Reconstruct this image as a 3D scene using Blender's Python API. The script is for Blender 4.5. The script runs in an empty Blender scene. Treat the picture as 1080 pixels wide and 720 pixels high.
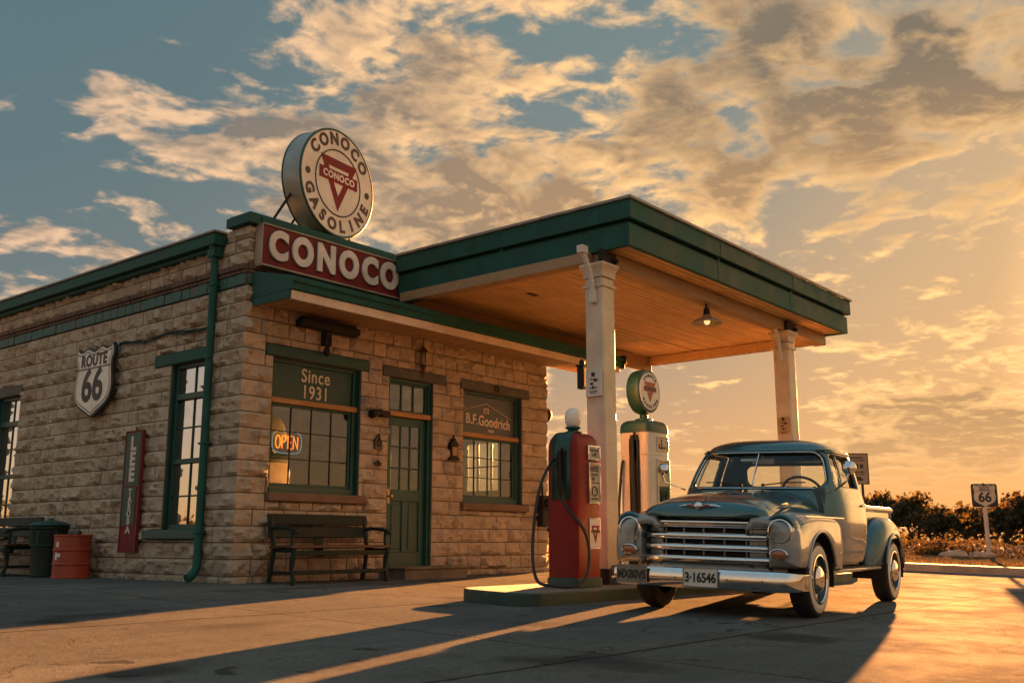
import bpy, bmesh, math, random
from mathutils import Vector, Matrix, noise, Euler
random.seed(66)
SC = bpy.context.scene
COL = SC.collection
R = math.radians
PI = math.pi
SLOPE = 0.03                       # the forecourt falls gently away from the facade


def gz(x, y):
    return SLOPE * max(y, -40.0) if y < 0 else 0.0


def fn(x, y, z, s=1.0):
    return noise.noise(Vector((x * s, y * s, z * s)))


# ------------------------------------------------------------------ mesh builder
class MB:
    def __init__(self):
        self.v = []; self.f = []; self.m = []

    def add(self, vs, fs, m=0, M=None):
        o = len(self.v)
        if M is None:
            self.v.extend([tuple(p) for p in vs])
        else:
            self.v.extend([tuple(M @ Vector(p)) for p in vs])
        for k in fs:
            self.f.append([i + o for i in k]); self.m.append(m)
        return self

    def box(self, x0, x1, y0, y1, z0, z1, m=0, M=None):
        vs = [(x0, y0, z0), (x1, y0, z0), (x1, y1, z0), (x0, y1, z0), (x0, y0, z1), (x1, y0, z1), (x1, y1, z1), (x0, y1, z1)]
        fs = [(0, 3, 2, 1), (4, 5, 6, 7), (0, 1, 5, 4), (1, 2, 6, 5), (2, 3, 7, 6), (3, 0, 4, 7)]
        return self.add(vs, fs, m, M)

    def bar(self, p0, p1, w, h, m=0, upv=(0, 0, 1)):
        p0 = Vector(p0); p1 = Vector(p1); d = (p1 - p0); L = d.length; d.normalize()
        s = d.cross(Vector(upv))
        if s.length < 1e-4:
            s = d.cross(Vector((1, 0, 0)))
        s.normalize(); u = s.cross(d)
        vs = []
        for p in (p0, p1):
            for a, b in ((-1, -1), (1, -1), (1, 1), (-1, 1)):
                vs.append(p + s * (a * w / 2) + u * (b * h / 2))
        fs = [(3, 2, 1, 0), (4, 5, 6, 7), (0, 1, 5, 4), (1, 2, 6, 5), (2, 3, 7, 6), (3, 0, 4, 7)]
        return self.add(vs, fs, m)

    def tube(self, pts, r, n=10, m=0, closed=False, cap=True):
        pts = [Vector(p) for p in pts]; k = len(pts)
        rs = r if isinstance(r, (list, tuple)) else [r] * k
        vs = []; prev = None
        for i, p in enumerate(pts):
            if closed:
                t = pts[(i + 1) % k] - pts[i - 1]
            else:
                t = pts[min(i + 1, k - 1)] - pts[max(i - 1, 0)]
            t.normalize()
            if prev is None:
                a = Vector((0, 0, 1)) if abs(t.z) < .9 else Vector((1, 0, 0))
                u = t.cross(a).normalized()
            else:
                u = prev - t * prev.dot(t)
                if u.length < 1e-5:
                    u = t.orthogonal()
                u.normalize()
            prev = u; w = t.cross(u)
            for j in range(n):
                a = 2 * PI * j / n
                vs.append(p + (u * math.cos(a) + w * math.sin(a)) * rs[i])
        fs = []
        for i in range(k if closed else k - 1):
            for j in range(n):
                a = i * n + j; b = i * n + (j + 1) % n; c = ((i + 1) % k) * n + (j + 1) % n; d = ((i + 1) % k) * n + j
                fs.append((a, b, c, d))
        if cap and not closed:
            fs.append(list(range(n))[::-1]); fs.append([(k - 1) * n + j for j in range(n)])
        return self.add(vs, fs, m)

    def lathe(self, prof, n=24, m=0, M=None, capb=True, capt=True, sx=1.0, sy=1.0):
        vs = []; fs = []
        for (r, z) in prof:
            for j in range(n):
                a = 2 * PI * j / n
                vs.append((r * math.cos(a) * sx, r * math.sin(a) * sy, z))
        k = len(prof)
        for i in range(k - 1):
            for j in range(n):
                fs.append((i * n + j, i * n + (j + 1) % n, (i + 1) * n + (j + 1) % n, (i + 1) * n + j))
        if capb: fs.append(list(range(n))[::-1])
        if capt: fs.append([(k - 1) * n + j for j in range(n)])
        return self.add(vs, fs, m, M)

    def prism(self, poly, d0, d1, M=None, m=0):
        """poly in local (x, z), extruded along local y from d0 to d1"""
        n = len(poly)
        vs = [(p[0], d0, p[1]) for p in poly] + [(p[0], d1, p[1]) for p in poly]
        fs = [list(range(n)), [n + i for i in range(n)][::-1]]
        for i in range(n):
            j = (i + 1) % n
            fs.append((i, i + n, j + n, j))
        return self.add(vs, fs, m, M)

    def grid(self, rows, m=0, closeu=False, M=None, mf=None):
        k = len(rows); n = len(rows[0]); o = len(self.v)
        for r_ in rows:
            for p in r_:
                self.v.append(tuple(M @ Vector(p)) if M else tuple(p))
        for i in range(k - 1):
            for j in range(n if closeu else n - 1):
                q = [o + i * n + j, o + i * n + (j + 1) % n, o + (i + 1) * n + (j + 1) % n, o + (i + 1) * n + j]
                self.f.append(q)
                if mf:
                    c = Vector((0, 0, 0))
                    for a in q: c += Vector(self.v[a])
                    self.m.append(mf(c / 4))
                else:
                    self.m.append(m)
        return self

    def mesh(self, me_other, M, m=0):
        vs = [M @ v.co for v in me_other.vertices]
        return self.add(vs, [list(p.vertices) for p in me_other.polygons], m)

    def build(self, name, mats, parent=None, bevel=0, seg=2, smooth=35, fix=True, solid=0, sub=0):
        me = bpy.data.meshes.new(name)
        me.from_pydata(self.v, [], self.f)
        if not isinstance(mats, (list, tuple)): mats = [mats]
        for mt in mats: me.materials.append(mt)
        if len(mats) > 1:
            me.polygons.foreach_set('material_index', self.m)
        me.update()
        if fix:
            bm = bmesh.new(); bm.from_mesh(me)
            bmesh.ops.recalc_face_normals(bm, faces=bm.faces)
            bm.to_mesh(me); bm.free()
        if smooth:
            me.polygons.foreach_set('use_smooth', [True] * len(me.polygons))
            me.set_sharp_from_angle(angle=R(smooth))
        o = bpy.data.objects.new(name, me); COL.objects.link(o)
        if parent is not None: o.parent = parent
        if sub:
            s = o.modifiers.new('sub', 'SUBSURF'); s.levels = sub; s.render_levels = sub
        if solid:
            s = o.modifiers.new('solid', 'SOLIDIFY'); s.thickness = abs(solid); s.offset = -1 if solid > 0 else 1
        if bevel:
            b = o.modifiers.new('bevel', 'BEVEL'); b.width = bevel; b.segments = seg; b.limit_method = 'ANGLE'; b.angle_limit = R(40)
        return o


def tag(o, label=None, cat=None, group=None, kind=None):
    if label: o['label'] = label
    if cat: o['category'] = cat
    if group: o['group'] = group
    if kind: o['kind'] = kind
    return o


def thing(name, label, cat, loc=(0, 0, 0), rz=0, group=None):
    o = bpy.data.objects.new(name, None); COL.objects.link(o)
    o.empty_display_size = .2
    o.location = loc; o.rotation_euler = (0, 0, rz)
    return tag(o, label, cat, group)


def copy_thing(o, loc, rz=0, scale=None, label=None):
    r = o.copy(); COL.objects.link(r); r.location = loc; r.rotation_euler = (0, 0, rz)
    if scale: r.scale = scale if isinstance(scale, tuple) else (scale,) * 3
    if label: r['label'] = label
    for ch in list(o.children):
        c = ch.copy(); COL.objects.link(c); c.parent = r
        for g in list(ch.children):
            d = g.copy(); COL.objects.link(d); d.parent = c
    return r


_tc = {}


def text_mesh(s, size=1.0, ext=.01, offset=0.0, bev=0.0, sx=1.0, spacing=1.0):
    key = (s, size, ext, offset, bev, sx, spacing)
    if key in _tc: return _tc[key]
    cu = bpy.data.curves.new('txt', 'FONT')
    cu.body = s; cu.size = size; cu.extrude = ext; cu.offset = offset; cu.bevel_depth = bev
    cu.align_x = 'CENTER'; cu.align_y = 'CENTER'; cu.space_character = spacing; cu.resolution_u = 6
    o = bpy.data.objects.new('txt', cu); COL.objects.link(o)
    dg = bpy.context.evaluated_depsgraph_get()
    me = bpy.data.meshes.new_from_object(o.evaluated_get(dg))
    bpy.data.objects.remove(o); bpy.data.curves.remove(cu)
    if sx != 1.0:
        for v in me.vertices: v.co.x *= sx
    _tc[key] = me
    return me


def mface(origin, right, up):
    """matrix taking text (x right, y up, z out) to the world"""
    r_ = Vector(right).normalized(); u = Vector(up).normalized(); n = r_.cross(u)
    return Matrix(((r_.x, u.x, n.x, origin[0]), (r_.y, u.y, n.y, origin[1]), (r_.z, u.z, n.z, origin[2]), (0, 0, 0, 1)))


# ------------------------------------------------------------------ materials
class NT:
    def __init__(self, tree): self.t = tree; self.n = tree.nodes; self.l = tree.links

    def node(self, ty, **kw):
        nd = self.n.new(ty)
        for k, v in kw.items():
            setattr(nd, k, v)
        return nd

    def put(self, sock, v):
        if isinstance(v, bpy.types.NodeSocket): self.l.new(v, sock)
        elif v is not None:
            sock.default_value = v

    def math(self, op, a, b=None, c=None, clamp=False):
        nd = self.node('ShaderNodeMath', operation=op); nd.use_clamp = clamp
        self.put(nd.inputs[0], a)
        if b is not None: self.put(nd.inputs[1], b)
        if c is not None: self.put(nd.inputs[2], c)
        return nd.outputs[0]

    def vmath(self, op, a, b=None, scale=None):
        nd = self.node('ShaderNodeVectorMath', operation=op)
        self.put(nd.inputs[0], a)
        if b is not None: self.put(nd.inputs[1], b)
        if scale is not None: self.put(nd.inputs['Scale'], scale)
        return nd.outputs['Value'] if op in ('DOT_PRODUCT', 'LENGTH', 'DISTANCE') else nd.outputs['Vector']

    def mix(self, fac, a, b, blend='MIX'):
        nd = self.node('ShaderNodeMix', data_type='RGBA', blend_type=blend)
        self.put(nd.inputs[0], fac)
        for i, v in ((6, a), (7, b)):
            if isinstance(v, (tuple, list)) and len(v) == 3: v = (*v, 1)
            self.put(nd.inputs[i], v)
        return nd.outputs[2]

    def ss(self, x, lo, hi, a=0.0, b=1.0):
        nd = self.node('ShaderNodeMapRange', interpolation_type='SMOOTHSTEP')
        self.put(nd.inputs[0], x); self.put(nd.inputs[1], lo); self.put(nd.inputs[2], hi); self.put(nd.inputs[3], a); self.put(nd.inputs[4], b)
        return nd.outputs[0]

    def noise(self, vec, scale, detail=4, rough=.55, dist=0.0):
        nd = self.node('ShaderNodeTexNoise')
        if vec is not None: self.l.new(vec, nd.inputs['Vector'])
        nd.inputs['Scale'].default_value = scale; nd.inputs['Detail'].default_value = detail
        nd.inputs['Roughness'].default_value = rough; nd.inputs['Distortion'].default_value = dist
        return nd.outputs['Fac']

    def sep(self, v):
        nd = self.node('ShaderNodeSeparateXYZ'); self.l.new(v, nd.inputs[0]); return nd.outputs

    def comb(self, x, y, z):
        nd = self.node('ShaderNodeCombineXYZ')
        for i, a in enumerate((x, y, z)): self.put(nd.inputs[i], a)
        return nd.outputs[0]

    def bump(self, h, strength=.5, dist=.01, normal=None):
        nd = self.node('ShaderNodeBump'); self.l.new(h, nd.inputs['Height'])
        nd.inputs['Strength'].default_value = strength; nd.inputs['Distance'].default_value = dist
        if normal: self.l.new(normal, nd.inputs['Normal'])
        return nd.outputs[0]


def newmat(name):
    m = bpy.data.materials.new(name); m.use_nodes = True
    nt = NT(m.node_tree)
    b = m.node_tree.nodes['Principled BSDF']
    return m, nt, b


def paint(name, col, rough=.5, metal=0.0, var=.18, vs=2.5, wear=None, wearamt=.12, ws=9.0, bump=.15, bs=60, coat=0.0, spec=.5, bdist=.004):
    """painted / plain surface: tonal mottling, optional chipped patches of another colour, fine bump"""
    m, nt, b = newmat(name)
    co = nt.node('ShaderNodeTexCoord').outputs['Object']
    n1 = nt.noise(co, vs, 6, .6)
    dark = tuple(c * (1 - var) for c in col); light = tuple(min(1, c * (1 + var)) for c in col)
    c = nt.mix(nt.ss(n1, .3, .7), dark, light)
    n2 = nt.noise(co, vs * 9, 5, .65)
    c = nt.mix(nt.ss(n2, .45, .8, 0, .35), c, tuple(x * .6 for x in col))
    rgh = nt.ss(n1, .25, .75, max(.02, rough - .08), min(1, rough + .12))
    if wear:
        w = nt.noise(co, ws, 8, .7, .4)
        f = nt.ss(w, .74 - wearamt, .78 - wearamt)
        c = nt.mix(f, c, wear)
        rgh = nt.math('ADD', rgh, nt.math('MULTIPLY', f, .2), clamp=True)
    nt.put(b.inputs['Base Color'], c); nt.put(b.inputs['Roughness'], rgh)
    b.inputs['Metallic'].default_value = metal
    b.inputs['Specular IOR Level'].default_value = spec
    if coat:
        b.inputs['Coat Weight'].default_value = coat; b.inputs['Coat Roughness'].default_value = .05
    if bump:
        h = nt.noise(co, bs, 5, .6)
        nt.put(b.inputs['Normal'], nt.bump(h, bump, bdist))
    return m


def wood(name, col, axis=0, rough=.6, var=.35, chip=None, chipamt=.1):
    m, nt, b = newmat(name)
    co = nt.node('ShaderNodeTexCoord').outputs['Object']
    sc = [9, 9, 9]; sc[axis] = .8
    v = nt.vmath('MULTIPLY', co, tuple(sc))
    n1 = nt.noise(v, 3.0, 8, .65, .6)
    isl = nt.node('ShaderNodeNewGeometry').outputs['Random Per Island']
    c = nt.mix(nt.ss(n1, .3, .72), tuple(x * (1 - var) for x in col), tuple(min(1, x * (1 + var * .6)) for x in col))
    c = nt.mix(nt.math('MULTIPLY', isl, .4), c, tuple(x * .6 for x in col))
    big = nt.noise(co, .9, 5, .6)
    c = nt.mix(nt.ss(big, .5, .75, 0, .5), c, tuple(x * .5 for x in col))
    if chip:
        w = nt.noise(nt.vmath('MULTIPLY', co, tuple(4 if i != axis else 1.2 for i in range(3))), 4, 8, .7)
        c = nt.mix(nt.ss(w, .73 - chipamt, .77 - chipamt), c, chip)
    nt.put(b.inputs['Base Color'], c)
    b.inputs['Roughness'].default_value = rough
    nt.put(b.inputs['Normal'], nt.bump(n1, .3, .004))
    return m


def glassm(name, tint=(.75, .78, .76), ior=1.75, base=.03, rough=.015, dirt=.0):
    m = bpy.data.materials.new(name); m.use_nodes = True
    nt = NT(m.node_tree); m.node_tree.nodes.clear()
    out = nt.node('ShaderNodeOutputMaterial')
    tr = nt.node('ShaderNodeBsdfTransparent'); tr.inputs[0].default_value = (*tint, 1)
    gl = nt.node('ShaderNodeBsdfGlossy'); gl.inputs['Roughness'].default_value = rough; gl.inputs['Color'].default_value = (1, 1, 1, 1)
    co = nt.node('ShaderNodeTexCoord').outputs['Object']
    bm = nt.bump(nt.noise(co, 2.2, 2, .5), .12, .02)
    nt.put(gl.inputs['Normal'], bm)
    # |N.V| curve so that either side of the pane reflects alike
    lw = nt.node('ShaderNodeLayerWeight'); lw.inputs['Blend'].default_value = .5
    f = nt.math('POWER', lw.outputs['Facing'], 3.2)
    k = base
    fac = nt.math('ADD', k, nt.math('MULTIPLY', f, ior - 1.0), clamp=True)
    mx = nt.node('ShaderNodeMixShader'); nt.put(mx.inputs[0], fac)
    nt.l.new(tr.outputs[0], mx.inputs[1]); nt.l.new(gl.outputs[0], mx.inputs[2])
    last = mx.outputs[0]
    if dirt:
        df = nt.node('ShaderNodeBsdfDiffuse'); df.inputs[0].default_value = (.45, .40, .33, 1)
        d = nt.ss(nt.noise(co, 3.5, 7, .65), .35, .8, dirt * .25, dirt)
        m2 = nt.node('ShaderNodeMixShader'); nt.put(m2.inputs[0], d)
        nt.l.new(last, m2.inputs[1]); nt.l.new(df.outputs[0], m2.inputs[2]); last = m2.outputs[0]
    nt.l.new(last, out.inputs['Surface'])
    return m


def emit(name, col, strength):
    m, nt, b = newmat(name)
    b.inputs['Base Color'].default_value = (*col, 1)
    b.inputs['Emission Color'].default_value = (*col, 1); b.inputs['Emission Strength'].default_value = strength
    return m


def stone_mat():
    m, nt, b = newmat('rock_faced_stone')
    g = nt.node('ShaderNodeNewGeometry')
    co = nt.node('ShaderNodeTexCoord').outputs['Object']
    isl = g.outputs['Random Per Island']
    ramp = nt.node('ShaderNodeValToRGB'); nt.put(ramp.inputs[0], isl)
    cr = ramp.color_ramp; cr.elements[0].color = (.46, .375, .28, 1); cr.elements[1].color = (.60, .49, .36, 1)
    for p, c in ((.25, (.52, .425, .315)), (.45, (.49, .405, .305)), (.6, (.61, .49, .355)), (.8, (.49, .405, .305))):
        e = cr.elements.new(p); e.color = (*c, 1)
    n1 = nt.noise(co, 7, 8, .7)
    c = nt.mix(nt.ss(n1, .42, .78, 0, .5), ramp.outputs[0], (.27, .215, .16))
    n3 = nt.noise(co, 28, 6, .7)
    c = nt.mix(nt.ss(n3, .5, .8, 0, .5), c, (.56, .46, .35))
    big = nt.noise(co, .55, 5, .6)
    c = nt.mix(nt.ss(big, .56, .76, 0, .25), c, (.20, .165, .13))
    z = nt.sep(co)[2]
    splash = nt.math('MULTIPLY', nt.ss(z, .45, .02), nt.ss(nt.noise(co, 3, 5, .6), .3, .6))
    c = nt.mix(nt.math('MULTIPLY', splash, .45), c, (.16, .145, .125))
    nt.put(b.inputs['Base Color'], c); b.inputs['Roughness'].default_value = .92
    b.inputs['Specular IOR Level'].default_value = .25
    h = nt.math('ADD', nt.math('MULTIPLY', nt.noise(co, 16, 4, .6, .8), .7), nt.math('MULTIPLY', nt.noise(co, 60, 6, .7), .3))
    nt.put(b.inputs['Normal'], nt.bump(h, 1.0, .06))
    return m


def concrete_mat():
    m, nt, b = newmat('forecourt_concrete')
    co = nt.node('ShaderNodeTexCoord').outputs['Object']
    wob = nt.math('MULTIPLY', nt.math('SUBTRACT', nt.noise(co, 1.6, 6, .65), .5), .10)
    s = nt.sep(co)
    X = nt.math('ADD', s[0], wob); Y = nt.math('ADD', s[1], wob)
    big = nt.noise(co, .28, 7, .6, .3); mid = nt.noise(co, 1.7, 8, .65, .2); fine = nt.noise(co, 70, 4, .7); pit = nt.noise(co, 22, 6, .75)
    c = nt.mix(nt.ss(big, .3, .7), (.105, .110, .106), (.172, .178, .168))
    c = nt.mix(nt.ss(mid, .42, .75, 0, .7), c, (.088, .090, .086))
    c = nt.mix(nt.ss(pit, .52, .70, 0, .6), c, (.26, .255, .235))
    c = nt.mix(nt.ss(nt.noise(nt.vmath('ADD', co, (9, 4, 0)), 9, 7, .75), .52, .72, 0, .65), c, (.06, .062, .06))
    c = nt.mix(nt.ss(fine, .38, .66, 0, .6), c, (.065, .066, .063))
    # drawn-out tyre and broom streaks along the drive
    st = nt.noise(nt.vmath('MULTIPLY', co, (.22, 2.6, 1)), 1.6, 6, .6)
    c = nt.mix(nt.ss(st, .52, .72, 0, .5), c, (.072, .074, .072))
    # oil spots
    oil = nt.noise(nt.vmath('ADD', co, (7.3, 2.1, 0)), .75, 3, .45)
    c = nt.mix(nt.ss(oil, .60, .72, 0, .75), c, (.04, .04, .04))
    drip = nt.noise(nt.vmath('ADD', co, (1.3, 6.1, 0)), 3.1, 3, .5)
    c = nt.mix(nt.ss(drip, .68, .72, 0, .7), c, (.03, .03, .03))
    pat = nt.node('ShaderNodeTexVoronoi'); nt.put(pat.inputs['Vector'], nt.vmath('MULTIPLY', co, (.23, .2967, 1))); pat.inputs['Scale'].default_value = 1.0; pat.inputs['Randomness'].default_value = .0
    c = nt.mix(.35, c, nt.mix(1.0, c, nt.mix(nt.sep(pat.outputs['Color'])[0], (.55, .56, .57), (1.35, 1.33, 1.28)), 'MULTIPLY'))
    tt = nt.math('PINGPONG', nt.math('ADD', s[1], nt.math('MULTIPLY', nt.noise(nt.vmath('MULTIPLY', co, (.12, .12, 1)), 1.0, 2, .5), 1.6)), 1.45)
    tm = nt.math('MULTIPLY', nt.ss(tt, .22, .05), nt.ss(nt.noise(co, .45, 4, .6), .48, .62))
    c = nt.mix(nt.math('MULTIPLY', tm, .55), c, (.04, .04, .041))
    # joints, tar filled

    def joint(V, period, off, w):
        q = nt.math('PINGPONG', nt.math('ADD', V, off), period / 2)
        return nt.ss(q, w, w * .35, 0, 1)
    jy = joint(Y, 3.37, 3.37 - .01, .026); jx = joint(X, 4.4, 1.9, .020)
    patch = nt.ss(nt.noise(co, 1.1, 5, .7), .28, .44, .35, 1)
    j = nt.math('MULTIPLY', nt.math('MAXIMUM', jy, nt.math('MULTIPLY', jx, .8)), patch)
    # cracks
    vo = nt.node('ShaderNodeTexVoronoi', feature='DISTANCE_TO_EDGE')
    dv = nt.vmath('ADD', co, nt.vmath('SCALE', nt.comb(nt.noise(co, 1.3, 6, .7), nt.noise(nt.vmath('ADD', co, (5, 5, 5)), 1.3, 6, .7), 0.0), scale=1.1))
    nt.put(vo.inputs['Vector'], dv); vo.inputs['Scale'].default_value = .24
    ck = nt.math('MULTIPLY', nt.ss(vo.outputs['Distance'], .0035, .001), nt.ss(nt.noise(co, .5, 3, .5), .44, .56))
    j = nt.math('MAXIMUM', j, ck)
    c = nt.mix(nt.math('MULTIPLY', j, .85), c, (.025, .023, .02))
    nt.put(b.inputs['Base Color'], c)
    nt.put(b.inputs['Roughness'], nt.ss(mid, .3, .75, .74, .95))
    b.inputs['Specular IOR Level'].default_value = .05
    h = nt.math('ADD', nt.math('MULTIPLY', fine, .6), nt.math('MULTIPLY', pit, .5))
    h = nt.math('ADD', h, nt.math('MULTIPLY', mid, 1.3))
    h = nt.math('SUBTRACT', h, nt.math('MULTIPLY', j, 1.4))
    nb = nt.bump(h, .5, .012)
    nt.put(b.inputs['Normal'], nb)
    df = nt.node('ShaderNodeBsdfDiffuse'); nt.put(df.inputs['Color'], c); nt.put(df.inputs['Normal'], nb)
    mx = nt.node('ShaderNodeMixShader'); mx.inputs[0].default_value = .12
    nt.l.new(df.outputs[0], mx.inputs[1]); nt.l.new(b.outputs[0], mx.inputs[2]); nt.l.new(mx.outputs[0], m.node_tree.nodes['Material Output'].inputs[0])
    return m


def leaf_mat(name, c0, c1):
    m, nt, b = newmat(name)
    g = nt.node('ShaderNodeNewGeometry')
    co = nt.node('ShaderNodeTexCoord').outputs['Object']
    c = nt.mix(g.outputs['Random Per Island'], c0, c1)
    c = nt.mix(nt.ss(nt.noise(co, .9, 4, .6), .4, .65), c, tuple(x * .6 for x in c0))
    nt.put(b.inputs['Base Color'], c); b.inputs['Roughness'].default_value = .7
    b.inputs['Transmission Weight'].default_value = 0
    # light coming through thin leaves
    out = m.node_tree.nodes['Material Output']
    tl = nt.node('ShaderNodeBsdfTranslucent'); nt.put(tl.inputs[0], nt.mix(.5, c, (.22, .13, .03)))
    mx = nt.node('ShaderNodeMixShader'); mx.inputs[0].default_value = .22
    nt.l.new(b.outputs[0], mx.inputs[1]); nt.l.new(tl.outputs[0], mx.inputs[2]); nt.l.new(mx.outputs[0], out.inputs[0])
    return m


def dirt_mat():
    m, nt, b = newmat('dry_ground')
    co = nt.node('ShaderNodeTexCoord').outputs['Object']
    n = nt.noise(co, .15, 8, .65); n2 = nt.noise(co, 2.2, 8, .7)
    b.inputs['Specular IOR Level'].default_value = .05
    c = nt.mix(nt.ss(n, .35, .65), (.085, .06, .038), (.07, .058, .036))
    c = nt.mix(nt.ss(n2, .4, .7, 0, .6), c, (.07, .05, .03))
    nt.put(b.inputs['Base Color'], c); b.inputs['Roughness'].default_value = .95
    df = nt.node('ShaderNodeBsdfDiffuse'); nt.put(df.inputs['Color'], c); nt.put(df.inputs['Normal'], nt.bump(n2, .8, .06))
    nt.l.new(df.outputs[0], m.node_tree.nodes['Material Output'].inputs[0])
    return m


GREEN = (.012, .075, .062)
M_STONE = stone_mat()
M_MORTAR = paint('mortar', (.115, .092, .07), .95, var=.2, bump=.5, bs=90)
M_CONC = concrete_mat()
M_DIRT = dirt_mat()
M_GREEN = paint('green_paint', GREEN, .6, spec=.25, var=.25, wear=(.10, .12, .10), wearamt=.06, ws=7, bump=.25, bs=35)
M_DGREEN = paint('dark_green_paint', (.008, .060, .050), .45, var=.25, wear=(.05, .05, .04), wearamt=.05, ws=10, bump=.2, bs=40)
M_BGREEN = paint('blackish_green_paint', (.008, .018, .015), .6, spec=.25, var=.3, wear=(.05, .035, .022), wearamt=.09, ws=11, bump=.3, bs=40)
M_CREAM = paint('cream_paint', (.60, .49, .36), .5, var=.16, wear=(.28, .21, .14), wearamt=.05, ws=6, bump=.2, bs=45)
M_CREAMW = paint('ivory_enamel', (.58, .54, .47), .35, var=.1, wear=(.30, .2, .12), wearamt=.03, ws=9, bump=.08)
M_RED = paint('red_enamel', (.19, .006, .005), .45, spec=.3, var=.25, wear=(.08, .03, .02), wearamt=.05, ws=8, bump=.12)
M_SIGNRED = paint('sign_red', (.16, .011, .011), .75, var=.22, wear=(.07, .035, .028), wearamt=.09, ws=10, bump=.25)
M_DRUM = paint('drum_red', (.33, .045, .018), .5, var=.25, wear=(.10, .05, .03), wearamt=.13, ws=7, bump=.25)
M_LETTER = paint('letter_silver', (.66, .61, .54), .5, var=.18, wear=(.25, .2, .16), wearamt=.07, ws=14, bump=.15)
M_SIGNWHITE = paint('sign_white', (.78, .71, .61), .6, var=.12, wear=(.35, .25, .17), wearamt=.05, ws=8, bump=.1)
M_SIGNBLACK = paint('sign_black', (.012, .014, .013), .5, var=.2, bump=.1)
M_GREY = paint('weathered_metal', (.24, .23, .21), .5, metal=.3, var=.25, wear=(.14, .09, .06), wearamt=.09, bump=.2)
M_DIM = paint('dark_iron', (.013, .012, .011), .6, spec=.3, var=.3, wear=(.045, .028, .018), wearamt=.06, bump=.3)
M_RUBBER = paint('black_rubber', (.014, .014, .014), .6, var=.25, bump=.2)
M_LINTEL = paint('weathered_lintel', (.085, .085, .072), .8, var=.3, wear=(.16, .12, .085), wearamt=.14, ws=5, bump=.5, bs=25)
M_SILL = paint('brown_stone_sill', (.15, .095, .06), .85, var=.3, wear=(.22, .16, .1), wearamt=.12, ws=6, bump=.6, bs=30)
M_BRICKBROWN = paint('brown_brick', (.115, .07, .048), .9, var=.35, bump=.5, bs=30)
M_BRICKGREEN = paint('green_painted_brick', (.028, .10, .085), .6, var=.3, wear=(.13, .09, .065), wearamt=.16, ws=7, bump=.45, bs=30)
M_SOFFIT = wood('soffit_boards', (.60, .385, .175), 0, .55, .3, chip=(.22, .13, .07), chipamt=.06)
M_WOODBAR = wood('bare_wood_rail', (.42, .21, .07), 0, .6, .4)
M_BEAM = wood('painted_beam', (.36, .23, .12), 0, .55, .2, chip=(.16, .09, .05), chipamt=.09)
M_STEP = paint('step_concrete', (.13, .11, .09), .9, var=.3, bump=.6, bs=30)
M_CURBC = paint('kerb_concrete', (.25, .23, .2), .9, var=.25, bump=.5, bs=20)
M_GLASS = glassm('window_glass', (.78, .78, .72), 1.8, .07, dirt=.04)
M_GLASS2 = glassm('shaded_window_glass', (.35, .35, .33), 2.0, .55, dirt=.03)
M_CARGLASS = glassm('car_glass', (.88, .92, .90), 1.6, .03, dirt=.02)
M_CHROME = paint('chrome', (.72, .72, .71), .10, metal=1.0, var=.06, wear=(.35, .32, .28), wearamt=.01, bump=.02)
M_LENS = glassm('lamp_lens', (.95, .96, .95), 1.5, .05)
# ------------------------------------------------------------------ the stone station
W = 6.15; D = 9.0
station = thing('gas_station', 'low rock faced stone filling station with green trim beside the pump island', 'gas station', (0, 0, 0))


def corner_d(z):
    return .030 + .022 * fn(3.1, 7.7, z, 4.0) + .012 * fn(9.1, 1.7, z, 13)


def subtract(rect, holes):
    out = [rect]
    for (a0, a1, b0, b1) in holes:
        nx = []
        for (u0, u1, z0, z1) in out:
            if a1 <= u0 + 1e-6 or a0 >= u1 - 1e-6 or b1 <= z0 + 1e-6 or b0 >= z1 - 1e-6:
                nx.append((u0, u1, z0, z1)); continue
            m0, m1 = max(u0, a0), min(u1, a1)
            if u0 < a0 - 1e-6: nx.append((u0, a0, z0, z1))
            if u1 > a1 + 1e-6: nx.append((a1, u1, z0, z1))
            if z0 < b0 - 1e-6: nx.append((m0, m1, z0, b0))
            if z1 > b1 + 1e-6: nx.append((m0, m1, b1, z1))
        out = nx
    return out


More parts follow.
